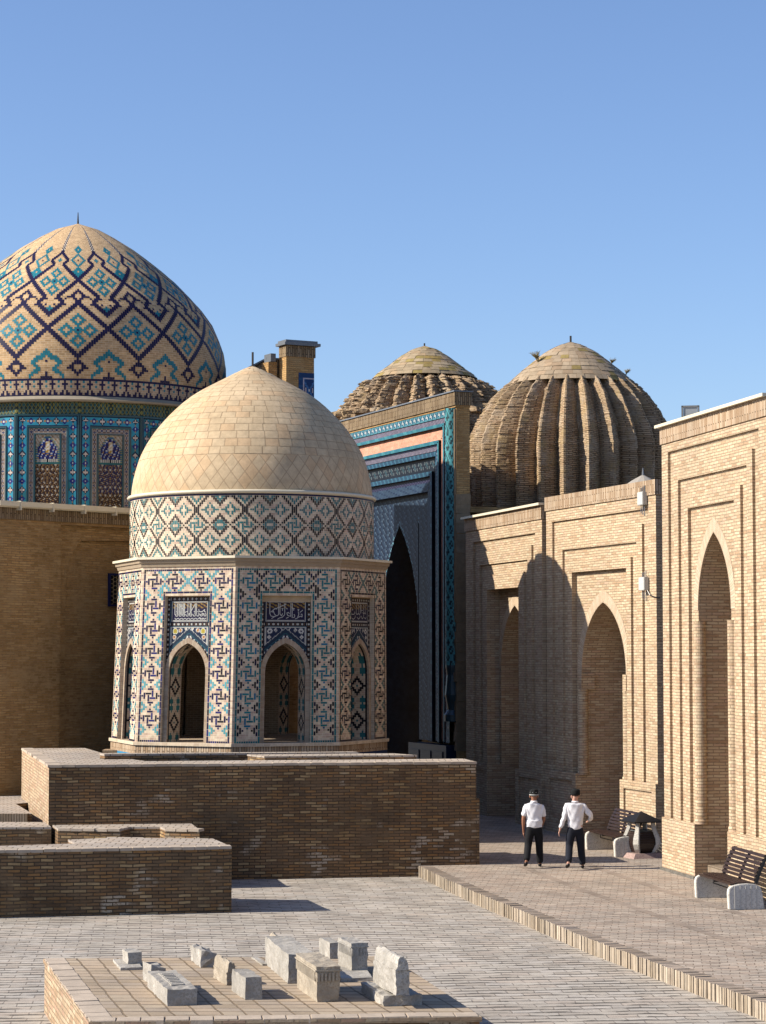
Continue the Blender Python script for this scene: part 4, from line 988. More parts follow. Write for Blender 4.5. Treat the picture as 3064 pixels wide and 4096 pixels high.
g.face([wp(2.12, 8.6), wp(XE - 1.2, 8.6), wp(XE - 1.2, 8.6, .14), wp(2.12, 8.6, .14)])
cx_ = (2.12 + XE - 1.2) / 2; hw_ = (XE - 1.2 - 2.12) / 2 - .3; ap = arch_pts(hw_, 6.9, 8.25)
for (x0, x1) in ((2.12, cx_ - hw_), (cx_ + hw_, XE - 1.2)): wrect(g, x0, x1, 0, 8.6, .14)
for p, q in zip(ap, ap[1:]):
    g.face([wp(cx_ + p[0], p[1], .14), wp(cx_ + q[0], q[1], .14), wp(cx_ + q[0], 8.6, .14), wp(cx_ + p[0], 8.6, .14)], uv=[(cx_ + p[0], p[1]), (cx_ + q[0], q[1]), (cx_ + q[0], 8.6), (cx_ + p[0], 8.6)])
    g.face([wp(cx_ + p[0], p[1], .14), wp(cx_ + q[0], q[1], .14), wp(cx_ + q[0], q[1], .24), wp(cx_ + p[0], p[1], .24)])
    g.face([wp(cx_ + p[0], 0, .24), wp(cx_ + q[0], 0, .24), wp(cx_ + q[0], q[1], .24), wp(cx_ + p[0], p[1], .24)], uv=[(cx_ + p[0], 0), (cx_ + q[0], 0), (cx_ + q[0], q[1]), (cx_ + p[0], p[1])])
for x in (cx_ - hw_, cx_ + hw_): g.face([wp(x, 0, .14), wp(x, 0, .24), wp(x, 6.9, .24), wp(x, 6.9, .14)])
g.face([wp(XE, 0), wp(XE, 0, 11), wp(XE, HB, 11), wp(XE, HB)]); g.face([wp(-.1, 0, 0), wp(-.1, 0, 12), wp(-.1, HB, 12), wp(-.1, HB)]); g.face([wp(-.1, 0, 12), wp(XE, 0, 11), wp(XE, HB, 11), wp(-.1, HB, 12)])
g.face([wp(-.1, HB), wp(XE, HB), wp(XE, HB, 11), wp(-.1, HB, 12)])
g.build('wall', [M_OLD], mau)
def wbox(g, x0, x1, z0, z1, d0, d1, **k):
    g.prism([wp(x0, 0, d0)[:2], wp(x1, 0, d0)[:2], wp(x1, 0, d1)[:2], wp(x0, 0, d1)[:2]], z0, z1, **k)
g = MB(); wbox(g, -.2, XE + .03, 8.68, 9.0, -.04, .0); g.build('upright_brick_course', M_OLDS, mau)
g = MB(); wbox(g, -.2, XE + .12, 9.03, 9.17, -.22, -.05); wbox(g, -.2, XE + .12, 9.0, 9.03, -.16, -.0)
wbox(g, -.2, XE + .1, 9.005, 9.06, -.05, 1.0)
for k in range(9): wbox(g, .5 + k * 1.15, .55 + k * 1.15, 8.93, 9.185, -.235, -.03)
g.build('gutter', M_METAL, mau)
# grille window
w_ = None
g = MB(); wbox(g, 4.06, 4.12, 6.32, 7.28, .17, .26); wbox(g, 4.64, 4.70, 6.32, 7.28, .17, .26); wbox(g, 4.12, 4.64, 7.22, 7.28, .17, .26); wbox(g, 4.12, 4.64, 6.32, 6.38, .17, .26)
w_ = g.build('grille_window', plain('navy_glazed_frame', c3(.012, .02, .10), .4, .1, 9, 0), mau)
g = MB(); wbox(g, 4.12, 4.64, 6.38, 7.22, .225, .235); g.build('dark_sheet', M_HAT, w_)  # black sheet on the closed wall paints the darkness behind the lattice
g = MB()
for i in range(4):
    for j in range(7):
        x, z = 4.12 + .065 + i * .13, 6.38 + .06 + j * .12 + (.06 if i % 2 else 0)
        for a in range(6):
            a0, a1 = pi / 3 * a, pi / 3 * (a + 1); x0, z0, x1, z1 = x + cos(a0) * .075, z + sin(a0) * .068, x + cos(a1) * .075, z + sin(a1) * .068
            if max(x0, x1) > 4.64 or min(x0, x1) < 4.12 or max(z0, z1) > 7.22: continue
            g.tube([wp(x0, z0, .215), wp(x1, z1, .215)], .010, 4, cap=False)
g.build('lattice', plain('ochre_lattice', c3(.40, .30, .16), .8, .1, 9, 0), w_)
# drum of sixteen tiled faces
DR = 4.83; DB = 9.05; DT = 12.40; NF = 16
def drumpanel(x, z, fi):
    ax = abs(x); H_ = DT - DB
    z = z * 3.10 / H_
    lit = (.035, .30, .44, 1) if (int(z * 3.1) * 7 + fi * 5 + int(x * 2)) % 9 else (.03, .20, .26, 1)
    if fi % 3 == 1 and (int(z * 6) + int(x * 9)) % 3: lit = (.03, .17, .20, 1)
    if z > 2.76:
        s = (x * 8.3) % 1; tz = ((z - 2.76) / .34 * 2) % 1; d = abs(abs(s - .5) - abs(tz - .5) * 1.0)
        if d < .11: return (.19, .18, .05, 1)
        return (.42, .44, .42, 1) if abs(s - .5) < .18 and abs(tz - .5) < .22 else ((.02, .10, .13, 1) if (int(x * 16)) % 2 else (.015, .03, .03, 1))
    if z > 2.71: return TEAL
    if ax > .885: return (.02, .10, .12, 1)
    if ax > .865 or z > 2.685: return DBLU
    if ax > .63 or z > 2.45:
        if ax > .63 and z <= 2.45 + .12: s, tt, ix = ((z - .06) % .245) - .1225, ax - .75, int((z - .06) / .245)
        else:
            s, tt, ix = ((x + .75 + .125) % .25) - .125, z - 2.565, int((x + .875) / .25)
        q = abs(s) + abs(tt); rr2 = s * s + tt * tt
        if ix % 2 == 0:
            if (abs(s) < .022 and abs(tt) < .075) or (abs(tt) < .022 and abs(s) < .075) or rr2 < .0016: return (.60, .52, .46, 1)
            return DBLU if q < .115 else lit
        if rr2 < .0007: return WHT
        if abs(tt) < .02 and abs(s) > .06 and abs(s) < .11: return (.40, .22, .10, 1)
        return (.02, .03, .20, 1) if rr2 < .0052 or q < .10 else lit
    if ax > .60 or z > 2.42: return DBLU
    if ax > .555 or z > 2.38: return (.03, .18, .26, 1)
    if ax > .415 or z > 2.24:
        t_ = (ax - .415) / .14 if ax > .415 else (z - 2.24) / .14; s = (z if ax > .415 else x) * 7.5 % 1
        if t_ < .14 or t_ > .86: return (.30, .26, .23, 1)
        return (.36, .31, .28, 1) if abs(abs(t_ - .5) * 1.6 - abs(s - .5)) < .14 else ((.16, .10, .07, 1) if abs(s - .5) < .3 else (.02, .04, .12, 1))
    if ax > .365 or z > 2.19: return (.02, .12, .15, 1)
    if z > 1.44:
        az = 1.78 + .36 * (1 - (ax / .34) ** 1.6)
        if z > az + .03: return (.40, .36, .30, 1) if (int(x * 24) + int(z * 24)) % 3 else (.25, .16, .08, 1)
        if z > az - .04 or ax > .30: return (.04, .12, .20, 1) if int(z * 40) % 2 else (.25, .25, .12, 1)
        if z < 1.52: return WHT if int(x * 34) % 2 else BLK
        hsh = (int(x * 30) * 73 + int(z * 30) * 151) % 17
        if abs(x) < .06 and 1.7 < z < 2.0: return (.62, .58, .50, 1) if hsh % 3 else GOLD
        return WHT if hsh < 2 else ((.05, .12, .35, 1) if hsh < 4 else ((.35, .2, .05, 1) if hsh < 5 else (.015, .015, .10, 1)))
    if z > 1.38: return TEAL
    # brown ground with white rosettes on a hexagonal net
    sx = .15; sz = .235; row = int((z + sz) / (sz / 2)); xo = (sx / 2 if row % 2 else 0) ; fx = ((x + xo + 9.075) % sx) - sx / 2; fz = (z % (sz / 2)) - sz / 4
    q = hypot(fx, fz)
    if q < .016: return (.12, .08, .05, 1)
    if q < .030: return (.40, .36, .30, 1)
    if abs((x * 1.7 + z) % .118 - .059) < .008 or abs((x * 1.7 - z) % .118 - .059) < .008: return (.24, .14, .05, 1)
    return (.035, .018, .015, 1) if (fi % 2 or z < .6) else (.02, .02, .07, 1)
g = MB(); NXc, NZc = 64, 110
a0 = R(8.9)
for f in range(NF):
    p = (DR * sin(a0 + f * 2 * pi / NF), -DR * cos(a0 + f * 2 * pi / NF)); q = (DR * sin(a0 + (f + 1) * 2 * pi / NF), -DR * cos(a0 + (f + 1) * 2 * pi / NF))
    front = (p[1] + q[1]) < 2.0
    nx, nz = (NXc, NZc) if front else (8, 10)
    for i in range(nx):
        for j in range(nz):
            u0, u1, z0, z1 = i / nx, (i + 1) / nx, DB + (DT - DB) * j / nz, DB + (DT - DB) * (j + 1) / nz
            col = drumpanel(((u0 + u1) / 2 - .5) * 1.88, (z0 + z1) / 2 - DB, f)
            xm = abs((u0 + u1) / 2 - .5) * 1.88; zz_ = ((z0 + z1) / 2 - DB) * 3.10 / (DT - DB)
            g.face([(p[0] + (q[0] - p[0]) * u0, p[1] + (q[1] - p[1]) * u0, z0), (p[0] + (q[0] - p[0]) * u1, p[1] + (q[1] - p[1]) * u1, z0), (p[0] + (q[0] - p[0]) * u1, p[1] + (q[1] - p[1]) * u1, z1), (p[0] + (q[0] - p[0]) * u0, p[1] + (q[1] - p[1]) * u0, z1)], uv=[(.2, .2)] * 4, col=col)
g.build('tiled_drum', M_MOS, mau)
# raised frames on the drum faces
g = MB()
for f in range(NF):
    am = a0 + (f + .5) * 2 * pi / NF; nx_, ny_ = sin(am), -cos(am); tx, ty = cos(am), sin(am); ap_ = DR * cos(pi / NF)
    if ny_ > .5: continue
    def fp(x, z, o): return (nx_ * (ap_ + o) + tx * x, ny_ * (ap_ + o) + ty * x, z)
    for (x0, x1, z0, z1) in ((-.62, -.585, DB, DB + 2.62), (.585, .62, DB, DB + 2.62), (-.585, .585, DB + 2.585, DB + 2.62), (-.40, -.37, DB, DB + 2.40), (.37, .40, DB, DB + 2.40), (-.37, .37, DB + 2.37, DB + 2.40), (-.94, -.90, DB, DB + 2.95), (.90, .94, DB, DB + 2.95), (-.90, .90, DB + 2.93, DB + 2.97)):
        c4 = [(x0, z0), (x1, z0), (x1, z1), (x0, z1)]
        g.face([fp(*c, .035) for c in c4])
        for (xa, za_), (xb, zb_) in zip(c4, c4[1:] + c4[:1]): g.face([fp(xa, za_, 0), fp(xb, zb_, 0), fp(xb, zb_, .035), fp(xa, za_, .035)])
g.build('drum_frame', plain('dark_teal_glaze', c3(.02, .08, .10), .3, .2, 9, 0, .5), mau)
g = MB(); g.lathe([(4.80, DT - .01), (4.98, DT), (5.0, DT + .05), (4.78, DT + .09), (4.70, DT + .17), (4.6, DT + .2)], 96); g.build('drum_cornice', plain('pale_clay_cornice', c3(.42, .36, .27), .85, .15, 5, .2), mau, smooth=False)
# dome
BP_ = [(4.66, 12.55), (4.70, 13.0), (4.735, 13.5), (4.72, 14.0), (4.65, 14.45), (4.50, 14.87), (4.29, 15.35), (3.96, 15.80), (3.575, 16.22), (3.15, 16.66), (2.67, 17.07), (2.19, 17.45), (1.81, 17.73), (1.19, 18.12), (.715, 18.38), (.0, 18.62)]
BT = plen(BP_)
def rowmap(r):   # row number -> arc length from the belt top
    K = [(0, 0), (21, 1.44), (34, 2.32), (47, 3.36), (66, 4.90), (101, BT - .55)]
    for (r0, s0), (r1, s1) in zip(K, K[1:]):
        if r <= r1: return s0 + (s1 - s0) * (r - r0) / (r1 - r0)
    return BT - .55
TQ = (.02, .20, .26, 1); NB = (.016, .012, .055, 1)
def seg(c, r, pts, wide=2):
    """two-row tall staircase line through (col,row) knots"""
    for (c0, r0), (c1, r1) in zip(pts, pts[1:]):
        lo, hi = min(c0, c1), max(c0, c1)
        if lo <= c <= hi:
            rr_ = r0 if c1 == c0 else r0 + (r1 - r0) * (c - c0) / (c1 - c0)
            if c0 == c1:
                if min(r0, r1) <= r <= max(r0, r1) + 1: return True
            elif int(round(rr_)) <= r <= int(round(rr_)) + wide: return True
    return False
def dome_art(c, r):
    c = c % 26; a = min(c, 26 - c)   # a = 0 under the X axis, 13 half way
    b = 13 - a
    # navy net
    if seg(a, r, [(0, 8), (13, 21), (0, 34)]) or seg(a, r, [(0, 47), (10, 37), (7, 34), (13, 28)]) or seg(a, r, [(0, 47), (10, 57), (7, 60), (13, 66)]): return NB
    if a in (11, 6) and r in (37, 34): return NB
    d = a + abs(r - 4.5)
    if 2.2 < d <= 3.9 or (a == 4 and r in (4,)): return NB
    if a == 0 and 6 <= r <= 8: return NB
    d = a + abs(r - 38.5)
    if 2.4 < d <= 4.1 or (a in (4, 5) and r == 38): return NB
    if b == 0 and r in (0, 1, 2) or (b in (1, 2) and r == 0): return NB
    if b == 0 and r == 7: return NB
    if seg(b, r, [(0, 11), (6, 6), (3, 3), (7, 0)], 1) or seg(b, r, [(0, 10), (5, 6)], 1): return TQ
    # four petal flowers
    for (x, cr) in ((a, 21), (b, 47)):
        if x == 0 and r == cr: return NB
        for (px_, pr) in ((0, cr + 5), (0, cr - 5), (5, cr)):
            d = abs(x - px_) + abs(r - pr) * .95
            if 1.0 < d <= 3.1: return TQ
        if (x == 0 and abs(r - cr) <= 3) or (x <= 3 and r == cr) or (x == 1 and abs(r - cr) <= 1): return TQ
    for cr in (34 - 2, 60 + 1):
        if (b == 0 and abs(r - cr) <= 1) or (b == 1 and r == cr): return TQ
    for cr, rad in ((53, 3.2), (61, 5.4), (69, 3.2)):
        d = a + abs(r - cr)
        if rad - 2.3 < d <= rad: return TQ
    if a == 0 and r == 61: return NB
    if b <= 1 and 66 <= r < 88: return NB if (b + r // 1) % 2 else (.62, .56, .46, 0)
    if b == 0 and r >= 88: return NB
    return (.60, .41, .225, 0) if (c // 3 * 5 + r * 3) % 4 else (.53, .36, .19, 0)
g = MB(); NCc = 416; s0 = .55
P = lambda r, z, a: (r * sin(a), -r * cos(a), z)
aoff = R(8.1)
def getb(c, r):
    if not 0 <= r < 101: return None
    col = dome_art(c, r); return (col, None) if col[3] < .5 else (col, ('v', c))
def bpos(c, r, o_):
    q, z = interp(BP_, s0 + rowmap(r)) if r < 101 else interp(BP_, BT); q += o_; a = 2 * pi * (c - .5) / NCc + aoff; return (q * sin(a), -q * cos(a), z)
_cache = {}
def bpos2(c, r, o_):
    if r not in _cache: _cache[r] = interp(BP_, s0 + rowmap(r)) if r < 101 else (0.0, 18.62)
    q, z = _cache[r]; q += o_; a = 2 * pi * (c - .5) / NCc + aoff; return (q * sin(a), -q * cos(a), z)
put_cells(g, getb, -145, 146, 0, 101, bpos2, ins=.03, lift=.005, base=(.56, .40, .24))
for r_ in range(0, 101, 4):   # plain rear of the dome
    r2 = min(101, r_ + 4)
    for c in range(146, 271, 5): g.face([bpos2(c, r_, 0), bpos2(c + 5, r_, 0), bpos2(c + 5, r2, 0), bpos2(c, r2, 0)], uv=[(c, r_), (c + 5, r_), (c + 5, r2), (c, r2)], col=(.50, .35, .19, 0))
# belt
for r_ in range(8):
    (r0, z0), (r1, z1) = interp(BP_, .0 + r_ * .55 / 8), interp(BP_, (r_ + 1) * .55 / 8)
    for c in range(480):
        A0, A1_ = 2 * pi * (c - .5) / 480 + aoff, 2 * pi * (c + .5) / 480 + aoff; m_ = c % 6; mm = min(m_, 6 - m_)
        col = (.50, .37, .25, 0)
        if r_ in (0, 7): col = NB
        elif mm == 0 and r_ in (3, 4, 5, 6) and r_ != 2: col = NB
        elif mm == 1 and r_ in (1, 2, 5): col = NB
        elif mm == 2 and r_ == 1: col = NB
        elif mm == 3 and r_ in (4, 6): col = TQ
        g.face([P(r0, z0, A0), P(r0, z0, A1_), P(r1, z1, A1_), P(r1, z1, A0)], uv=[(c, r_), (c + 1, r_), (c + 1, r_ + 1), (c, r_ + 1)], col=col)
g.build('patterned_dome', M_MOS, mau)
g = MB(); g.tube([(0, 0, 18.55), (0, 0, 18.8), (0, 0, 18.98)], [.035, .022, .012], 8); g.build('finial', M_IRON, mau)

# ================================================================== RUINED PIER WITH TILE STRIP (behind the pavilion dome)
t = thing('ruined_portal_pier', 'tall brick pier with blue tile strip and grey sheet cap rising behind the pavilion dome', 'brick pier', (-2.82, 65.16, CZ * .095), R(28)); t.scale = (.905, .905, .905)
g = MB(); g.box(0, 1.0, 0, .55, 0, 14.85); g.build('pier', M_OLD, t, merge=True)
g = MB(); g.box(-.02, 1.04, -.03, .5, 14.5, 14.86); g.build('cap_course', M_OLDS, t)
g = MB(); g.box(-.1, 1.18, -.12, .6, 14.87, 14.96); g.box(-.04, 1.10, -.06, .55, 14.96, 15.04); g.build('sheet_cap', M_GREYM, t)
g = MB(); 
for i in range(14):
    for j in range(150):
        x0, z0 = .44 + i * .04, 8 + j * .04; x, z = x0 + .02, z0 + .02
        if z0 > 14.05: continue
        col = (.01, .04, .14, 1)
        if i < 4 or z > 13.85: col = (.012, .05, .16, 1) if (j // 2) % 3 else (.02, .08, .2, 1)
        elif i == 4 or 13.80 < z: col = (.45, .40, .45, 1)
        else:
            s = (z * 1.6) % 1; u = (x - .82) / .2
            if abs(abs(u) - abs(s - .5) * 2) < .16: col = (.05, .15, .35, 1)
            if hypot((s - .5) / 2.2, abs(u) * .4 - .25) < .07: col = (.5, .42, .42, 1)
            if abs(u) < .1 and abs(s - .5) < .06: col = WHT
        g.face([(x0, -.012, z0), (x0 + .04, -.012, z0), (x0 + .04, -.012, z0 + .04), (x0, -.012, z0 + .04)], uv=[(.2, .2)] * 4, col=col)
g.build('tile_strip', M_MOS, t)
g = MB(); g.box(-.42, -.12, .45, .95, 8, 14.35); g.box(-.36, -.18, .40, .9, 14.36, 14.62, m=1); g.build('side_buttress', [M_OLD, M_GREYM], t)
g = MB()
g = MB(); g.lathe([(3.2, .2), (3.2, 9.3), (3.1, 10.2), (2.75, 11.0), (2.1, 11.7), (1.2, 12.2), (0, 12.4)], 40)  # unseen dome, added behind the pavilion to shade the farthest brick portal
g.v = [(x * .55, y, z) for x, y, z in g.v]
ov = g.build('added_shadow_dome', M_OLD, t); ov.matrix_parent_inverse = mathutils.Matrix.Identity(4)
import mathutils as mu
bpy.context.view_layer.update(); ov.matrix_world = mu.Matrix.Translation((-3.3, 66.15, 0))
g = MB()
t2 = thing('parapet_wall', 'receding brick parapet wall running back from the tiled pier', 'brick wall', (-3.21, 65.7, CZ * .095), R(106.7)); t2.scale = (.905, .905, .905)
g.box(0, 9, -.18, .18, 0, 14.25); g.build('wall', M_OLD, t2)
g = MB(); g.box(-.02, 9.02, -.21, .21, 14.0, 14.45); g.build('upright_brick_course', M_OLDS, t2)
g = MB(); g.box(-.05, 9.05, -.26, .26, 14.46, 14.52); g.build('sheet_cap', M_GREYM, t2)

# ================================================================== BLUE TILED PORTAL
ABP, BBP = (-1.48, 77.6), (2.36, 68.0)
bp = thing('blue_tiled_portal', 'tall blue tiled portal with nested frames and pink brick band, half in shadow', 'tiled portal', (ABP[0], ABP[1], 0), atan2(BBP[1] - ABP[1], BBP[0] - ABP[0]))
def f_diam(s, t, n): 
    q = abs((s % 6) - 3) / 3 + abs(t - (n - 1) / 2) / (n / 2)
    return (.42, .45, .45, 1) if q < .62 else ((.02, .09, .15, 1) if q < 1.1 else (.07, .22, .27, 1))
def f_lat(s, t, n): return (.24, .215, .27, 1) if (s + t) % 2 else (.04, .035, .07, 1)
def f_cyan(s, t, n): return (.03, .155, .21, 1) if (s // 3) % 3 else (.05, .21, .25, 1)
def f_navy(s, t, n): return (.010, .022, .06, 1)
def f_pink(s, t, n): return (.66, .31, .22, 0) if (s * 3 + t * 7 + (s // 2) * 5) % 4 else (.55, .30, .20, 0)
def f_blue(s, t, n): return (.018, .06, .11, 1) if (s // 2) % 3 else (.04, .13, .20, 1)
def f_flor(s, t, n):
    q = hypot((s % 9) - 4.5, (t - (n - 1) / 2) * 1.3)
    return (.13, .16, .17, 1) if 2.7 < q < 3.4 else ((.03, .07, .09, 1) if q < 1.4 else (.006, .009, .016, 1))
def f_purp(s, t, n): return (.015, .014, .050, 1) if (s * 3 + t * 5) % 4 else (.07, .065, .12, 1)
def f_bw(s, t, n): return (.05, .09, .14, 1) if (s * 7 + t * 3 + (s // 3)) % 5 < 2 else (.008, .020, .055, 1)
bands = [('white_diamond_band', .23, 0, f_diam, 5), ('lattice_band', .17, .03, f_lat, 4), ('turquoise_band', .10, .0, f_cyan, 2), ('pink_brick_band', .385, .12, f_pink, 6), ('turquoise_band', .11, .03, f_cyan, 2), ('navy_band', .05, .08, f_navy, 1),
         ('lattice_band', .15, .10, f_lat, 4), ('blue_band', .15, .12, f_blue, 3), ('floral_band', .44, .26, f_flor, 9), ('blue_band', .14, .18, f_blue, 3), ('violet_band', .18, .32, f_purp, 4), ('carved_band', .28, .30, f_bw, 6)]
XC = 4.10; xr, zt = 9.44, 12.46; zb = 2.2; prev = 0
for nm, w, dep, fn, n in bands:
    g = MB(); hwb = xr - XC; cs = w / n; ls = .055 if n > 2 else .09
    if fn in (f_pink,): ls = .07
    nl = int((zt - zb) / ls)
    def put(pts, s, tt):
        c = fn(s, tt, n); v = 1 + rnd.uniform(-.18, .18) if fn in (f_cyan, f_blue, f_bw) else 1 + rnd.uniform(-.08, .08)
        g.face(pts, uv=[(.2, .2)] * 4 if fn is not f_pink else [(s, tt), (s, tt + 1), (s + 1, tt + 1), (s + 1, tt)], col=(c[0] * v, c[1] * v, c[2] * v, c[3]))
    for side in (1, -1):
        step = 1 if side == 1 else 1
        for k in range(nl):
            z1 = zt - k * ls; z0 = z1 - ls
            for tt in range(n):
                if z1 > zt - (tt) * cs: 
                    if k * ls < tt * cs - 1e-6: continue
                xa = XC + side * (hwb - tt * cs); xb = XC + side * (hwb - (tt + 1) * cs)
                put([(xa, dep, z0), (xb, dep, z0), (xb, dep, min(z1, zt - tt * cs)), (xa, dep, min(z1, zt - tt * cs))], k, tt)
    nt_ = int(2 * hwb / ls)
    for tt in range(n):
        xl, xh = XC - hwb + (tt + 1) * cs, XC + hwb - (tt + 1) * cs; m = max(1, int((xh - xl) / ls))
        for k in range(m):
            x0 = xl + (xh - xl) * k / m; x1 = xl + (xh - xl) * (k + 1) / m
            z1 = zt - tt * cs; z0 = z1 - cs; dd_ = dep - .0015
            put([(x0, dd_, z0), (x1, dd_, z0), (x1, dd_, z1), (x0, dd_, z1)], k, tt)
    for side in (1, -1):
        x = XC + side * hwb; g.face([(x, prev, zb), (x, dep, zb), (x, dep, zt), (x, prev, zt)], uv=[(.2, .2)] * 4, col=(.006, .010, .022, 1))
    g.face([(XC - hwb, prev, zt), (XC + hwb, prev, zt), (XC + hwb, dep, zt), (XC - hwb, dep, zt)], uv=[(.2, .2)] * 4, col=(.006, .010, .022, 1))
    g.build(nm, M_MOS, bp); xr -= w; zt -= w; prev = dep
# spandrel and arch
g = MB(); rdp = .55; hwb = xr - XC; arch = (XC - .02, 1.60, 5.6, 9.2)
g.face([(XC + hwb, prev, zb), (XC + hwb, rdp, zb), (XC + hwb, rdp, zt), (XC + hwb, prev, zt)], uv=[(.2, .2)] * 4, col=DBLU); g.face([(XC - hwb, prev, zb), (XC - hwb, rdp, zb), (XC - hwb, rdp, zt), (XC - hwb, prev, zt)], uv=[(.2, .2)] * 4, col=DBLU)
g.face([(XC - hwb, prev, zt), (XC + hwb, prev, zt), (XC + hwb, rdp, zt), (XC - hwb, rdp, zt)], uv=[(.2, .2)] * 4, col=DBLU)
ap = arch_pts(1.60, 5.6, 9.2, 40)
def az(x):
    ax = abs(x)
    if ax >= 1.62: return 0
    for p, q in zip(ap, ap[1:]):
        if p[0] <= -ax <= q[0]: return p[1] + (q[1] - p[1]) * ((-ax - p[0]) / max(1e-6, q[0] - p[0]))
    return 9.2
cs = .06; nx = int(2 * hwb / cs)
for i in range(nx):
    x = XC - hwb + i * 2 * hwb / nx; xm = x + hwb / nx; zlo = az(xm - arch[0])
    for j in range(int((zt - zb) / cs) + 1):
        z0 = zb + j * cs; z1 = min(zt, z0 + cs)
        if z1 <= zlo or z0 >= zt: continue
        h = (i * 7919 + j * 104729 + (i // 3) * 31 + (j // 4) * 17) % 11; col = (.014, .030, .060, 1) if h < 5 else ((.006, .012, .030, 1) if h < 9 else (.05, .08, .12, 1))
        if z1 - zlo < .15: col = (.10, .22, .28, 1) if (i // 2 + j) % 2 else (.02, .03, .06, 1)
        g.face([(x, rdp, z0), (x + 2 * hwb / nx, rdp, z0), (x + 2 * hwb / nx, rdp, z1), (x, rdp, z1)], uv=[(.2, .2)] * 4, col=col)
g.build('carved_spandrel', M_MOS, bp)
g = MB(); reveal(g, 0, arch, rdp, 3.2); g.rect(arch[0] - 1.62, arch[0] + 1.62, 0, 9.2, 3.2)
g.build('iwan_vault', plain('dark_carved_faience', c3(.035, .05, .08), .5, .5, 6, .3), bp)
g = MB()
for k in range(3):
    for zz0, zz1 in ((1.2, 2.9), (3.2, 5.0), (5.3, 6.4)):
        x0 = arch[0] - 1.45 + k * 1.0; g.box(x0, x0 + .85, 3.13, 3.19, zz0, zz1)
g.build('niche_panel', plain('dark_blue_faience', c3(.02, .04, .09), .4, .5, 8, .2), bp)
# brick body
g = MB(); g.box(-.6, XC - 4.68, 0, .5, 0, 12.5); g.box(9.46, 9.50, .26, .5, 0, 12.5); g.box(9.91, 9.97, .02, .46, 0, 12.5); g.box(-.6, 9.0, .40 + .2, .85, 9.3, 12.5)
g.box(-.6, arch[0] - 1.7, .62, .85, 0, 9.3); g.box(arch[0] + 1.7, 9.0, .62, .85, 0, 9.3); g.box(.5, 9.0, 3.25, 3.6, 0, 9.4); g.box(.5, 9.0, .86, 3.24, 9.32, 9.5)
g.build('brick_body', M_OLD, bp)
g = MB(); g.box(-.62, 10.02, -.06, .50, 12.52, 12.92); g.box(-.60, 9.99, -.02, .47, 12.46, 12.52, m=1); g.build('upright_brick_course', [M_OLDS, M_OLD], bp)
g = MB(); g.box(-.66, 10.06, -.1, .55, 12.93, 12.97); g.build('sheet_cap', M_GREYM, bp)
# corner column, cyan relief
g = MB(); nA = 26; zc0, zc1 = 4.6, 12.44; nz = 120
for i in range(nA):
    b0, b1 = pi + pi * i / nA, pi + pi * (i + 1) / nA
    for j in range(nz):
        z0, z1 = zc0 + (zc1 - zc0) * j / nz, zc0 + (zc1 - zc0) * (j + 1) / nz
        s = (j % 7) - 3; u = (i % 8) - 4; q = abs(abs(s) - abs(u) * .8)
        lit = q < .9 or hypot(s, u) < 1.2 or (i * 3 + j * 5) % 9 == 0
        col = (.02, .05, .06, 1) if not lit else (.08, .29, .32, 1)
        if (i * 5 + j * 11) % 7 == 0: col = (.07, .30, .34, 1)
        P_ = lambda b_, z_: (9.675 + .235 * cos(b_), .02 + .235 * sin(b_), z_)
        g.face([P_(b0, z0), P_(b1, z0), P_(b1, z1), P_(b0, z1)], uv=[(.2, .2)] * 4, col=col)
g.build('corner_column', M_MOS, bp, smooth=True, merge=True)
g = MB(); g.lathe([(0, 2.9), (.28, 2.9), (.28, 3.1), (.17, 3.25), (.26, 3.7), (.20, 4.3), (.24, 4.55), (.24, 4.6)], 18, c=(9.675, .02)); g.build('column_base', plain('dark_teal_faience', c3(.02, .07, .10), .35, .3, 8, .2, .5), bp)
g = MB(); rr = random.Random(4)
for j in range(26): 
    z = 2 + j * .30; w = .30 + .14 * sin(j * 1.7) + rr.uniform(-.05, .05) - max(0, (j - 18)) * .03; g.box(9.92 - max(0.02, w * .35), 9.99, .0 - rr.uniform(0, .04), .47, z, z + .301)
g.build('broken_plaster_edge', M_PLAS, bp, merge=True, jit=.02)
g = MB(); g.box(9.90, 9.95, -.04, .02, 6.0, 12.40); g.build('edge_strip', M_PLAS, bp)
for pa, pb in ((6.4, 9.4), (.2, 3.0)):
    g = MB(); g.box(pa, pb, -.10, .35, 0, 2.15)
    for q in range(3): g.box(pa + .12 + q * .93, pa + .90 + q * .93, -.13, -.101, .35, 1.95, m=1)
    g.build('plinth', [plain('dark_blue_plinth', c3(.02, .035, .08), .4, .3, 6, .2), plain('dark_blue_faience', c3(.02, .04, .09))], bp)

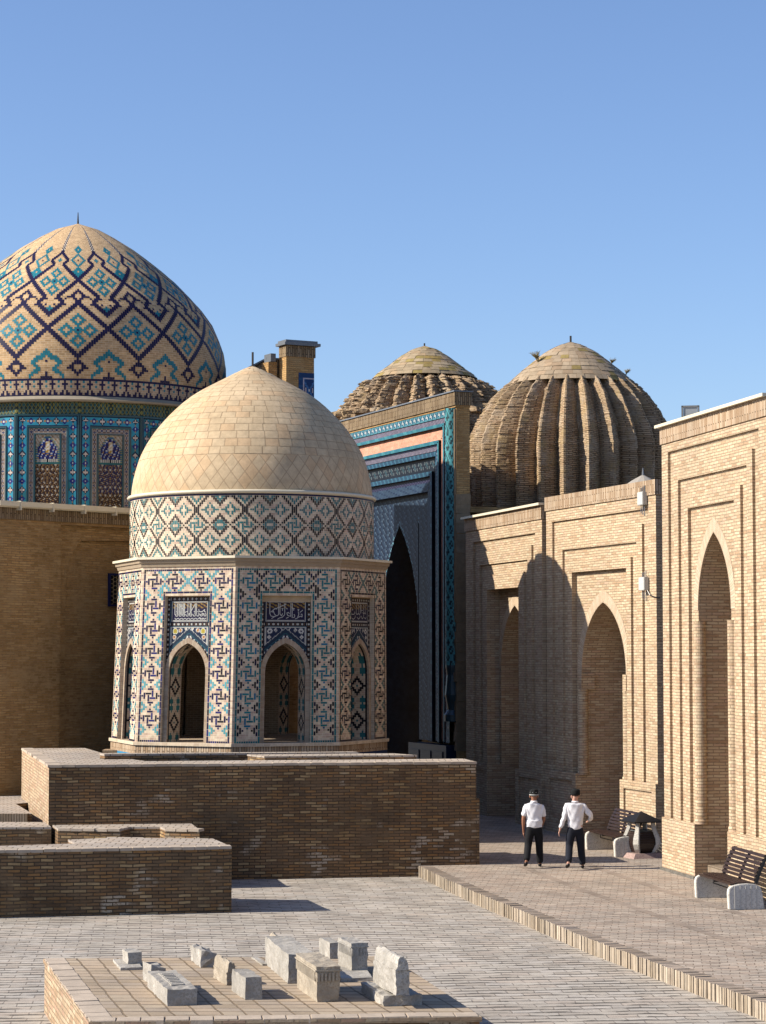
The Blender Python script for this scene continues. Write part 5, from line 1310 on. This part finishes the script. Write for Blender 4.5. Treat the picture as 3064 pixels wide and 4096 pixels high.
# ================================================================== RIBBED DOMES
def ribbed(name, prof, parent, nrib, amp, rowh, seed, crumble=0, mat=M_RIB, skew=0.0):
    g = MB(); rr = random.Random(seed); T = plen(prof); nrow = int(T / rowh); nseg = nrib * 12
    hh = {}
    def H(i, j):
        k = (i, j)
        if k not in hh: hh[k] = rr.uniform(-1, 1)
        return hh[k]
    def rad(j, i, s):
        r, z = interp(prof, min(T, max(0, s))); f = (i % 12) / 12
        f = f / .36 * .5 if f < .36 else .5 + (f - .36) / .64 * .5
        # wedge shaped ribs: flat lit flank, sharp nose, undercut far flank
        w = 1 - abs(f - .5) * 2; k = (w ** .85) * amp * min(1, r / 2.2)
        r2 = r - amp * (.50 + .34 * min(1, max(0, (s / T - .52) / .2)) * (0 if crumble else 1)) + k
        jit = H(i // 3 + (j % 2), j) * (.024 + crumble * .05) + H(i // 8, j // 4) * (.012 + crumble * .05)
        if crumble:
            tier = (s / T * 3.2) % 1; r2 += (.15 if tier > .86 else 0) * (1 if H(i // 7, 99) > -.5 else 0) + (tier - .5) * .10
            if H(i // 4, j // 3) < -.72: r2 -= .08
        return (r2 + jit, z)
    for j in range(nrow):
        s0, s1 = j * T / nrow, (j + 1) * T / nrow
        R0 = [rad(j, i, s0 + .001) for i in range(nseg)]; R1 = [(rad(j, i, s1 - .001)) for i in range(nseg)]
        for i in range(nseg):
            k = (i + 1) % nseg; A = 2 * pi * (i + skew) / nseg; B = 2 * pi * (i + 1 + skew) / nseg
            # outer face of the course, vertical in relief so that courses read as steps
            p = [(R0[i][0] * sin(A), -R0[i][0] * cos(A), R0[i][1]), (R0[k][0] * sin(B), -R0[k][0] * cos(B), R0[k][1]), (R1[k][0] * sin(B), -R1[k][0] * cos(B), R1[k][1]), (R1[i][0] * sin(A), -R1[i][0] * cos(A), R1[i][1])]
            rm = R0[i][0]
            g.face(p, uv=[(A * 3.2, s0), (B * 3.2, s0), (B * 3.2, s1), (A * 3.2, s1)])
    return g.build(name, mat, parent, merge=False)
DC3 = (6.38, 76.0)
t = thing('ribbed_dome', 'intact tall dome with deep vertical brick ribs and a tiled conical cap', 'ribbed dome', (DC3[0], DC3[1], 0))
RP = smooth_prof([(3.20, 8.6), (3.27, 10.0), (3.30, 11.4), (3.29, 12.0), (3.19, 12.6), (2.95, 13.18), (2.60, 13.65), (2.12, 14.10), (1.9, 14.25)], 2)
ribbed('ribbed_shell', RP, t, 27, .58, .075, 3)
g = MB(); g.lathe([(2.85, 8.4), (2.9, 12.5), (2.2, 13.7), (1.5, 14.2), (0, 14.3)], 32); g.build('inner_core', M_RIB, t)
CP3 = [(2.16, 14.02), (2.12, 14.10), (1.68, 14.50), (1.24, 14.86), (.84, 15.17), (.40, 15.40), (.0, 15.52)]
tile_dome('tiled_cap', CP3, t, 0, .23, .33, (.37, .285, .195), jig=.012, seed=8, var=.16, moss=.12)
g = MB(); g.tube([(0, 0, 15.45), (0, 0, 15.72)], .035, 8); g.build('finial', M_IRON, t)
g = MB(); g.box(-3.6, 3.6, -3.4, 3.4, 0, 9.0); g.build('base', M_OLD, t)
DC2 = (1.52, 82.0)
t = thing('crumbling_dome', 'crumbling dome of broken brick ribs with mossy tiled cap behind the blue portal', 'ribbed dome', (DC2[0], DC2[1], 0))
CP = smooth_prof([(3.75, 10.2), (3.70, 11.6), (3.55, 12.6), (3.25, 13.45), (2.80, 14.10), (2.30, 14.6), (1.75, 15.0), (1.6, 15.1)], 2)
ribbed('broken_rib_shell', CP, t, 28, .44, .085, 9, crumble=1)
g = MB(); g.lathe([(3.4, 9.5), (3.3, 12), (2.6, 13.8), (1.6, 14.9), (0, 15.1)], 32); g.build('inner_core', M_RIB, t)
# loose broken ledge bricks
g = MB(); rr = random.Random(12); T = plen(CP)
for tier in (.16, .38, .60, .80, .97):
    for k in range(30):
        if rr.random() < .28: continue
        r, z = interp(CP, T * (tier + rr.uniform(-.02, .02))); a = 2 * pi * (k + .5) / 30
        for q in range(rr.choice((1, 2, 2))):
            w, dd, hh_ = .20, .24, .06; r2 = r + rr.uniform(-.02, .07) - q * .02; zc = z + q * .065; ca, sa = cos(a), sin(a)
            pp = [(r2 - dd, -w / 2), (r2, -w / 2), (r2, w / 2), (r2 - dd, w / 2)]; tw = rr.uniform(-.1, .1)
            g.prism([(x * sin(a + tw * .3) + y * cos(a), -x * cos(a + tw * .3) + y * sin(a)) for x, y in pp], zc, zc + hh_)
g.build('broken_ledge_bricks', M_RIB, t)
tile_dome('tiled_cap', [(1.93, 14.96), (1.90, 15.03), (1.32, 15.45), (.88, 15.80), (.45, 16.06), (.0, 16.20)], t, 0, .20, .34, (.38, .295, .19), jig=.012, seed=18, var=.15, moss=.28)
g = MB(); g.tube([(0, 0, 16.15), (0, 0, 16.29)], .03, 8); g.build('finial', M_IRON, t)
g = MB(); g.box(-4, 4, -3.6, 4, 0, 10.6); g.build('base', M_OLD, t)
# dry weeds rooted on the domes
for i, (px, py, Y, h, lab) in enumerate(((2150, 1440, 75.2, .62, 'dry bushy weed growing on the left shoulder of the intact ribbed dome'), (2445, 1455, 75.6, .34, 'small dry weed on the right shoulder of the intact ribbed dome'),
                                         (1865, 1525, 80.6, .30, 'dry grass tuft under the cap of the crumbling dome'), (1985, 1580, 81.2, .35, 'dry grass tuft on the right side of the crumbling dome'), (2505, 1495, 75.8, .28, 'thin dry tuft low on the right shoulder of the intact ribbed dome'))):
    p = ony(px, py, Y); g = MB(); rr = random.Random(i); nb = 44 if i == 0 else 18; h *= .62
    cxp = DC3 if i in (0, 1, 4) else DC2; out = 1 if p[0] > cxp[0] else -1
    for k in range(nb):
        a = rr.uniform(0, 2 * pi); tl = rr.uniform(.5, 1) * h; b = (cos(a) * tl * .45 + out * tl * .35, sin(a) * tl * .35, tl * .75)
        g.tube([(-out * .10, 0, -.22), (b[0] * .5, b[1] * .5, b[2] * .6), b], [.004, .003, .0015], 3, cap=False)
        for q in range(5):
            f = .35 + q * .14; c = (b[0] * f, b[1] * f, b[2] * f); e = (c[0] + rr.uniform(-.08, .08), c[1] + rr.uniform(-.08, .08), c[2] + rr.uniform(0, .08)); g.tube([c, e], [.006, .003], 3, cap=False)
    t = thing('dry_weed', lab, 'weed', p); g.build('stems', M_GRASS, t)

# ================================================================== BENCHES
def make_bench(label, loc, rz):
    t = thing('bench', label, 'bench', loc, rz, 'benches along the portals')
    L = 2.15; prof = [(0, 0), (-.015, .30), (.0, .39), (.06, .435), (.20, .465), (.36, .475), (.52, .46), (.60, .42), (.64, .30), (.68, 0)]
    for x0, outs in ((0, -1), (L - .13, 1)):
        g = MB(); n = len(prof)
        for i in range(n):
            p, q = prof[i], prof[(i + 1) % n]; g.face([(x0, p[0], p[1]), (x0 + .13, p[0], p[1]), (x0 + .13, q[0], q[1]), (x0, q[0], q[1])])
        g.face([(x0, p[0], p[1]) for p in prof]); g.face([(x0 + .13, p[0], p[1]) for p in prof])
        o = g.build('end_support', M_CONC, t, merge=True, bevel=.012)
        xs = x0 - .004 if outs < 0 else x0 + .134
        g = MB()
        for k in range(5):
            y = .10 + k * .105; g.box(min(xs, xs - .004 * outs), max(xs, xs + .006), y + .01 * k * 0, y + .012, .02, .44)
        g.build('groove', plain('pale_groove', c3(.66, .64, .60), .8, .05, 9, 0), o)
    for k in range(6):
        y = .05 + k * .083; z = .452 - (.012 if k == 0 else 0) + .006 * min(k, 5 - k)
        g = MB(); g.box(.10, L - .10, y, y + .066, z, z + .03); g.build('seat_slat', M_WOOD, t, merge=True, bevel=.005)
    V = []
    def bk(s): return (.50 + .12 * s + .10 * s * s, .47 + .50 * s)
    for k in range(7):
        s = .08 + k * .145; y, z = bk(s); y2, z2 = bk(s + .098); g = MB()
        g.face([(.12, y, z), (L - .12, y, z), (L - .12, y2, z2), (.12, y2, z2)]); g.face([(.12, y + .03, z), (L - .12, y + .03, z), (L - .12, y2 + .03, z2), (.12, y2 + .03, z2)])
        g.face([(.12, y, z), (L - .12, y, z), (L - .12, y + .03, z), (.12, y + .03, z)]); g.face([(.12, y2, z2), (L - .12, y2, z2), (L - .12, y2 + .03, z2), (.12, y2 + .03, z2)])
        for x in (.12, L - .12): g.face([(x, y, z), (x, y + .03, z), (x, y2 + .03, z2), (x, y2, z2)])
        g.build('back_slat', M_WOOD, t)
    for x in (.10, L * .5 - .02, L - .15):
        g = MB(); pts = [bk(i / 8 * 1.06) for i in range(9)]; w = .05 if x != L * .5 - .02 else .03
        for p, q in zip(pts, pts[1:]):
            a, b, c, d = (p[0] + .031, p[1]), (q[0] + .031, q[1]), (q[0] + .085, q[1] - .01), (p[0] + .085, p[1] - .01)
            for xx in (x, x + w): g.face([(xx, *a), (xx, *b), (xx, *c), (xx, *d)])
            g.face([(x, *a), (x + w, *a), (x + w, *b), (x, *b)]); g.face([(x, *d), (x + w, *d), (x + w, *c), (x, *c)])
        g.build('back_frame', M_STEEL, t)
    g = MB(); g.box(.14, L - .14, .18, .22, .40, .445); g.box(.14, L - .14, .42, .46, .40, .445); g.box(L * .5 - .02, L * .5 + .02, .04, .55, .41, .448); g.tube([(L * .12, .3, .40), (L * .12, .3, .30), (L * .88, .3, .30), (L * .88, .3, .40)], .012, 6); g.build('under_frame', M_STEEL, t)
    return t
def bench_from(far_px, near_px):
    a = onz(*far_px, ZS); b = onz(*near_px, ZS); return a, atan2(b[1] - a[1], b[0] - a[0])
a, rz = bench_from((2779, 3590), (2918, 3640)); make_bench('nearest bench with dark slats and concrete ends at the right edge of the picture', a, rz)
a, rz = bench_from((2341, 3398), (2456, 3428)); make_bench('farther bench with dark slats and concrete ends, partly behind the litter bin', a, rz)

# ================================================================== LITTER BIN
p = onz(2566, 3428, ZS)
t = thing('litter_bin', 'litter bin with dark pyramid roof, four curved concrete legs and pink granite base', 'litter bin', p, R(22))
g = MB(); b0, b1, h = .44, .35, .11
g.face([(-b0, -b0, 0), (b0, -b0, 0), (b1, -b1, h), (-b1, -b1, h)]); g.face([(b0, -b0, 0), (b0, b0, 0), (b1, b1, h), (b1, -b1, h)]); g.face([(b0, b0, 0), (-b0, b0, 0), (-b1, b1, h), (b1, b1, h)]); g.face([(-b0, b0, 0), (-b0, -b0, 0), (-b1, -b1, h), (-b1, b1, h)])
g.face([(-b1, -b1, h), (b1, -b1, h), (b1, b1, h), (-b1, b1, h)]); g.build('base', M_GRAN, t, merge=True)
legp = [(.11, .27, .10), (.20, .335, .12), (.32, .385, .14), (.44, .375, .135), (.56, .33, .11), (.68, .29, .09), (.85, .27, .08)]
for k in range(4):
    a = pi / 4 + k * pi / 2; g = MB(); rings = []
    for z, r, w in legp:
        c, s = cos(a), sin(a); r = r * 1.18; th = .09
        rings.append([(c * (r - th) - s * (-w / 2), s * (r - th) + c * (-w / 2), z), (c * r - s * (-w / 2), s * r + c * (-w / 2), z), (c * r - s * (w / 2), s * r + c * (w / 2), z), (c * (r - th) - s * (w / 2), s * (r - th) + c * (w / 2), z)])
    for A_, B_ in zip(rings, rings[1:]):
        for i in range(4): g.face([A_[i], A_[(i + 1) % 4], B_[(i + 1) % 4], B_[i]])
    g.face(rings[0]); g.face(rings[-1]); g.build('leg', M_CONC, t, merge=True, bevel=.008)
g = MB()
wz = [(.12, .225), (.22, .26), (.34, .285), (.46, .275), (.58, .24)]
for k in range(9):
    z0 = .125 + k * .053; z1 = z0 + .047
    def wr(z):
        for (za, ra), (zb_, rb) in zip(wz, wz[1:]):
            if za <= z <= zb_: return ra + (rb - ra) * (z - za) / (zb_ - za)
        return wz[-1][1]
    r0, r1 = wr(z0), wr(min(z1, .58))
    for i in range(4):
        c, s = cos(i * pi / 2), sin(i * pi / 2); T_ = lambda x, y, z: (x * c - y * s, x * s + y * c, z)
        g.face([T_(-r0, -r0, z0), T_(r0, -r0, z0), T_(r1, -r1, z1), T_(-r1, -r1, z1)]); g.face([T_(-r1, -r1, z1), T_(r1, -r1, z1), T_(r1 - .02, -r1 + .02, z1), T_(-r1 + .02, -r1 + .02, z1)])
g.build('slatted_box', M_WOOD, t)
g = MB(); g.lathe([(.21, .12), (.21, .60), (.26, .615), (.26, .63), (.20, .63), (.19, .3), (0, .3)], 20); g.build('liner', plain('grey_liner', c3(.16, .17, .17), .5, .1, 9, 0), t)
g = MB(); r = .37; z0 = .84; z1 = 1.06
for i in range(4):
    c, s = cos(i * pi / 2), sin(i * pi / 2); T_ = lambda x, y, z: (x * c - y * s, x * s + y * c, z)
    g.face([T_(-r, -r, z0), T_(r, -r, z0), (0, 0, z1)]); g.face([T_(-r, -r, z0 - .025), T_(r, -r, z0 - .025), T_(r, -r, z0), T_(-r, -r, z0)])
g.face([(-r, -r, z0 - .025), (r, -r, z0 - .025), (r, r, z0 - .025), (-r, r, z0 - .025)])
g.build('roof', M_STEEL, t)
# low stone post behind the bin
p = onz(2622, 3418, ZS)
t = thing('stone_block', 'small stone block on the ground between the litter bin and the nearest portal', 'stone block', p, R(-16))
g = MB(); g.box(-.09, .22, 0, .35, 0, .26); g.build('block', M_CONC, t, merge=True, bevel=.015)

# ================================================================== PEOPLE
def skin(name, pts, edges, root, mat, parent, sub=2, shape=None):
    me = bpy.data.meshes.new(name); keys = list(pts); ix = {k: i for i, k in enumerate(keys)}
    me.from_pydata([pts[k][:3] for k in keys], [(ix[a], ix[b]) for a, b in edges], []); o = bpy.data.objects.new(name, me); S.collection.objects.link(o)
    o.modifiers.new('Skin', 'SKIN')
    bm = bmesh.new(); bm.from_mesh(me); sk = bm.verts.layers.skin.verify(); bm.verts.ensure_lookup_table()
    for k in keys:
        r = pts[k][3]; r2 = pts[k][4] if len(pts[k]) > 4 else r
        bm.verts[ix[k]][sk].radius = (r, r2); bm.verts[ix[k]][sk].use_root = (k == root)
    bm.to_mesh(me); bm.free()
    m = o.modifiers.new('Sub', 'SUBSURF'); m.levels = m.render_levels = sub
    bpy.context.view_layer.update(); dg = bpy.context.evaluated_depsgraph_get()
    nm = bpy.data.meshes.new_from_object(o.evaluated_get(dg)); o.modifiers.clear(); o.data = nm
    if shape: 
        for v in nm.vertices: v.co = shape(v.co)
    nm.materials.clear(); nm.materials.append(mat); nm.polygons.foreach_set('use_smooth', [True] * len(nm.polygons)); nm.update()
    o.parent = parent; return o
def hand(pts, E, base, wrist, d, side, n='h', curl=.0):
    """palm plus five separate tapering fingers along direction d; side = thumb direction"""
    V = mathutils.Vector; w = V(wrist); d = V(d).normalized(); s = V(side).normalized(); u = d.cross(s)
    pm = w + d * .045; pts[n + 'p'] = (*pm, .024, .015); E.append((base, n + 'p'))
    kn = w + d * .085; pts[n + 'k'] = (*kn, .026, .013); E.append((n + 'p', n + 'k'))
    for i, (o, ln) in enumerate(((.027, .066), (.009, .075), (-.009, .070), (-.026, .055))):
        a = kn + s * o + d * .012; b = a + d * ln * .5 + u * curl * ln * .4; c = b + d * ln * .42 + u * curl * ln * .9
        pts[f'{n}{i}a'] = (*a, .0095); pts[f'{n}{i}b'] = (*b, .0085); pts[f'{n}{i}c'] = (*c, .007)
        E += [(n + 'k', f'{n}{i}a'), (f'{n}{i}a', f'{n}{i}b'), (f'{n}{i}b', f'{n}{i}c')]
    a = pm + s * .030; b = a + s * .022 + d * .028; c = b + s * .008 + d * .026
    pts[n + 'ta'] = (*a, .011); pts[n + 'tb'] = (*b, .0095); pts[n + 'tc'] = (*c, .008); E += [(n + 'p', n + 'ta'), (n + 'ta', n + 'tb'), (n + 'tb', n + 'tc')]
def person(label, loc, rz, H, arms, legs, skinm, trou, headturn, belly, longsleeve, lean=0):
    t = thing('person', label, 'person', loc, rz)
    hz = 1.585
    J = dict(pel=(0, 0, .94, .115, .085), wst=(0, .0, 1.07, .12, .09), cst=(0, -.01, 1.26, .135, .085), shl=(0, -.01, 1.36, .09, .06), nk0=(0, 0, 1.42, .058), nk=(0, .012, 1.49, .060))
    E = [('pel', 'wst'), ('wst', 'cst'), ('cst', 'shl'), ('shl', 'nk0'), ('nk0', 'nk')]
    # head: skull, jaw, nose, ears
    hx_, hy_ = sin(headturn), cos(headturn)
    def hp_(f, s, u): return (f * -hx_ + s * hy_, f * hy_ + s * hx_ + .015, hz + u)
    J['hd0'] = (*hp_(.005, 0, -.045), .062); J['hd1'] = (*hp_(-.012, 0, .03), .083, .088); J['hd2'] = (*hp_(-.005, 0, .085), .062)
    E += [('nk', 'hd0'), ('hd0', 'hd1'), ('hd1', 'hd2')]
    J['jaw'] = (*hp_(.062, 0, -.075), .032); E.append(('hd0', 'jaw'))
    for sx, nm in ((-1, 'L'), (1, 'R')):
        S_, El, Wr, hd_dir = arms[nm]
        J['s' + nm] = (*S_, .052); J['e' + nm] = (*El, .043); m = [(a + b) / 2 for a, b in zip(El, Wr)]; J['f' + nm] = (*m, .040); J['w' + nm] = (*Wr, .026)
        E += [('shl', 's' + nm), ('s' + nm, 'e' + nm), ('e' + nm, 'f' + nm), ('f' + nm, 'w' + nm)]
        hand(J, E, 'w' + nm, Wr, hd_dir, (-.25 * sx, .95, 0), n='h' + nm, curl=.35 * -sx)
        K, A_, T_ = legs[nm]
        hip = (sx * .095, 0, .88); J['p' + nm] = (*hip, .095); J['k' + nm] = (*K, .060); cf = [K[i] * .62 + A_[i] * .38 for i in range(3)]; cf[1] -= .015; J['c' + nm] = (*cf, .056); J['a' + nm] = (*A_, .036); J['t' + nm] = (*T_, .034)
        E += [('pel', 'p' + nm), ('p' + nm, 'k' + nm), ('k' + nm, 'c' + nm), ('c' + nm, 'a' + nm), ('a' + nm, 't' + nm)]
    skin('body', J, E, 'pel', skinm, t)
    # ears, nose, eyes
    g = MB()
    for s in (-1, 1):
        c = hp_(-.005, s * .088, -.005); g.lathe([(0, -.032), (.012, -.026), (.017, 0), (.013, .024), (0, .034)], 8, c=(c[0], c[1])); 
        for i in range(len(g.v) - 8 * 5 * 4 if False else 0, len(g.v)):
            v = g.v[i]
            if v[2] < 1: g.v[i] = (v[0], v[1], v[2] + c[2])
    c = hp_(.098, 0, -.012); g.tube([hp_(.085, 0, .022), hp_(.108, 0, -.018), hp_(.088, 0, -.030)], [.009, .014, .010], 6); g.tube([hp_(.088, -.024, -.052), hp_(.095, 0, -.052), hp_(.088, .024, -.052)], [.004, .007, .004], 6)
    g.build('ears_and_nose', skinm, t, merge=True)
    g = MB()
    for s in (-1, 1): g.tube([hp_(.083, s * .03, .018), hp_(.092, s * .03, .018)], .010, 8)
    g.build('eyes', M_HAT, t)
    # hair at the back of the head under the cap
    hpnt = dict(a=(*hp_(-.030, 0, -.02), .072, .070), b=(*hp_(-.026, 0, .035), .084, .088)); skin('hair', hpnt, [('a', 'b')], 'a', M_HAIR if not longsleeve else plain('short_fair_hair', c3(.22, .13, .09), .8, .2, 40, .2), t)
    # shirt: torso plus sleeves
    b = belly
    T = dict(h2=(0, .0, .83 + (.03 if not longsleeve else -.0), .178 + b, .130), h=(0, .0, .93, .176 + b, .128), w=(0, .0, 1.05, .188 + b, .138 + b), c=(0, -.012, 1.24, .202, .130), s=(0, -.014, 1.37, .150, .098), n=(0, .0, 1.435, .085, .075), n2=(0, .004, 1.475, .064))
    TE = [('h2', 'h'), ('h', 'w'), ('w', 'c'), ('c', 's'), ('s', 'n'), ('n', 'n2')]
    for sx, nm in ((-1, 'L'), (1, 'R')):
        S_, El, Wr, _ = arms[nm]; T['s' + nm] = (S_[0] * .93, S_[1], S_[2] - .012, .072); TE.append(('s', 's' + nm))
        if longsleeve:
            T['e' + nm] = (*El, .060); T['w' + nm] = (*[El[i] * .04 + Wr[i] * .96 for i in range(3)], .042); m = [El[i] * .5 + Wr[i] * .5 for i in range(3)]; T['m' + nm] = (*m, .056)
            TE += [('s' + nm, 'e' + nm), ('e' + nm, 'm' + nm), ('m' + nm, 'w' + nm)]
        else:
            m = [S_[i] * .5 + El[i] * .5 for i in range(3)]; T['u' + nm] = (*m, .076); m = [S_[i] * .14 + El[i] * .86 for i in range(3)]; T['e' + nm] = (*m, .070); TE += [('s' + nm, 'u' + nm), ('u' + nm, 'e' + nm)]
    def wr(v):
        k = .006 * sin(v.z * 42 + v.x * 17) + .005 * sin(v.x * 38 - v.z * 19); n = mathutils.Vector((v.x, v.y + .01, 0)); 
        return v + (n.normalized() * k if n.length > .05 else n * 0)
    skin('shirt', T, TE, 'c', M_SHIRT, t, 3, wr)
    g = MB(); g.lathe([(.070, 1.450), (.079, 1.455), (.070, 1.488), (.064, 1.486)], 20, c=(0, .004)); g.build('collar', M_SHIRT, t, smooth=True, merge=True)
    # trousers and shoes
    L_ = dict(p=(0, 0, 1.0, .155 + b, .11), q=(0, 0, .87, .150, .115)); LE = [('p', 'q')]
    for sx, nm in ((-1, 'L'), (1, 'R')):
        K, A_, T_ = legs[nm]; L_['h' + nm] = (sx * .098, 0, .80, .108); mid = [(sx * .1) * .5 + K[0] * .5, K[1] * .5, .5 * .80 + K[2] * .5]; L_['m' + nm] = (*mid, .104); L_['k' + nm] = (*K, .088); c = [K[i] * .5 + A_[i] * .5 for i in range(3)]; L_['c' + nm] = (*c, .086); L_['a' + nm] = (A_[0], A_[1], A_[2] + .0, .080)
        LE += [('q', 'h' + nm), ('h' + nm, 'm' + nm), ('m' + nm, 'k' + nm), ('k' + nm, 'c' + nm), ('c' + nm, 'a' + nm)]
        V = mathutils.Vector; a, f = V(A_), V(T_); d = (f - a).normalized(); hl = a - V((d.x, d.y, 0)) * .035 + V((0, 0, -.045)); 
        sh = dict(a=(*(hl + V((0, 0, .02))), .044), b=(*((hl + f) / 2 + V((0, 0, .012))), .045, .038), c=(*f, .046, .030)); skin('shoe', sh, [('a', 'b'), ('b', 'c')], 'a', M_SHOE, t)
    skin('trousers', L_, LE, 'q', trou, t)
    # cap
    g = MB(); cc = hp_(-.018, 0, 0)
    if longsleeve: g.lathe([(.0, 1.60), (.098, 1.612), (.104, 1.64), (.103, 1.70), (.088, 1.735), (.04, 1.748), (0, 1.75)], 24, c=cc[:2])
    else: g.lathe([(0, 1.60), (.100, 1.605), (.103, 1.63), (.102, 1.69), (.086, 1.728), (.04, 1.75), (0, 1.755)], 8, c=cc[:2])
    cap = g.build('skullcap', M_HAT, t, smooth=longsleeve, merge=True)
    if not longsleeve:
        g = MB(); g.lathe([(.1035, 1.607), (.1075, 1.612), (.1065, 1.628), (.104, 1.632)], 24, c=cc[:2])
        for k in range(8):
            a = pi / 8 + k * pi / 4; r = .099; g.tube([(cc[0] + r * cos(a), cc[1] + r * sin(a), 1.665), (cc[0] + (r - .003) * cos(a), cc[1] + (r - .003) * sin(a), 1.680)], .007, 6)
        g.build('embroidery', M_HATW, cap)
    for o in t.children_recursive: pass
    t.scale = (H / 1.755,) * 3
    return t
p1 = onz(2137, 3471, ZS)
person('man in short sleeved white polo shirt and embroidered black skullcap walking away', p1, R(3), 1.745,
       dict(L=((-.185, -.01, 1.375), (-.245, -.04, 1.085), (-.235, .02, .83), (.05, .12, -1)), R=((.185, -.01, 1.36), (.225, .04, 1.08), (.20, .22, .92), (-.1, .7, -.6))),
       dict(L=((-.135, .00, .50), (-.205, -.27, .17), (-.225, -.16, .06)), R=((.125, .08, .48), (.145, .13, .08), (.16, .28, .035))), M_SKIN1, M_TROU, 0, .018, False)
p2 = onz(2302, 3478, ZS)
person('man in long sleeved white shirt and plain black cap walking away, arms swinging', p2, R(2), 1.77,
       dict(L=((-.195, -.01, 1.40), (-.25, -.05, 1.13), (-.335, -.04, .885), (-.25, .1, -.9)), R=((.195, -.01, 1.385), (.345, -.05, 1.16), (.33, .16, 1.05), (-.2, .7, -.25))),
       dict(L=((-.13, .03, .50), (-.185, -.27, .17), (-.21, -.16, .06)), R=((.13, .08, .48), (.17, .12, .08), (.185, .27, .035))), M_SKIN2, M_JEAN, R(20), -.006, True)
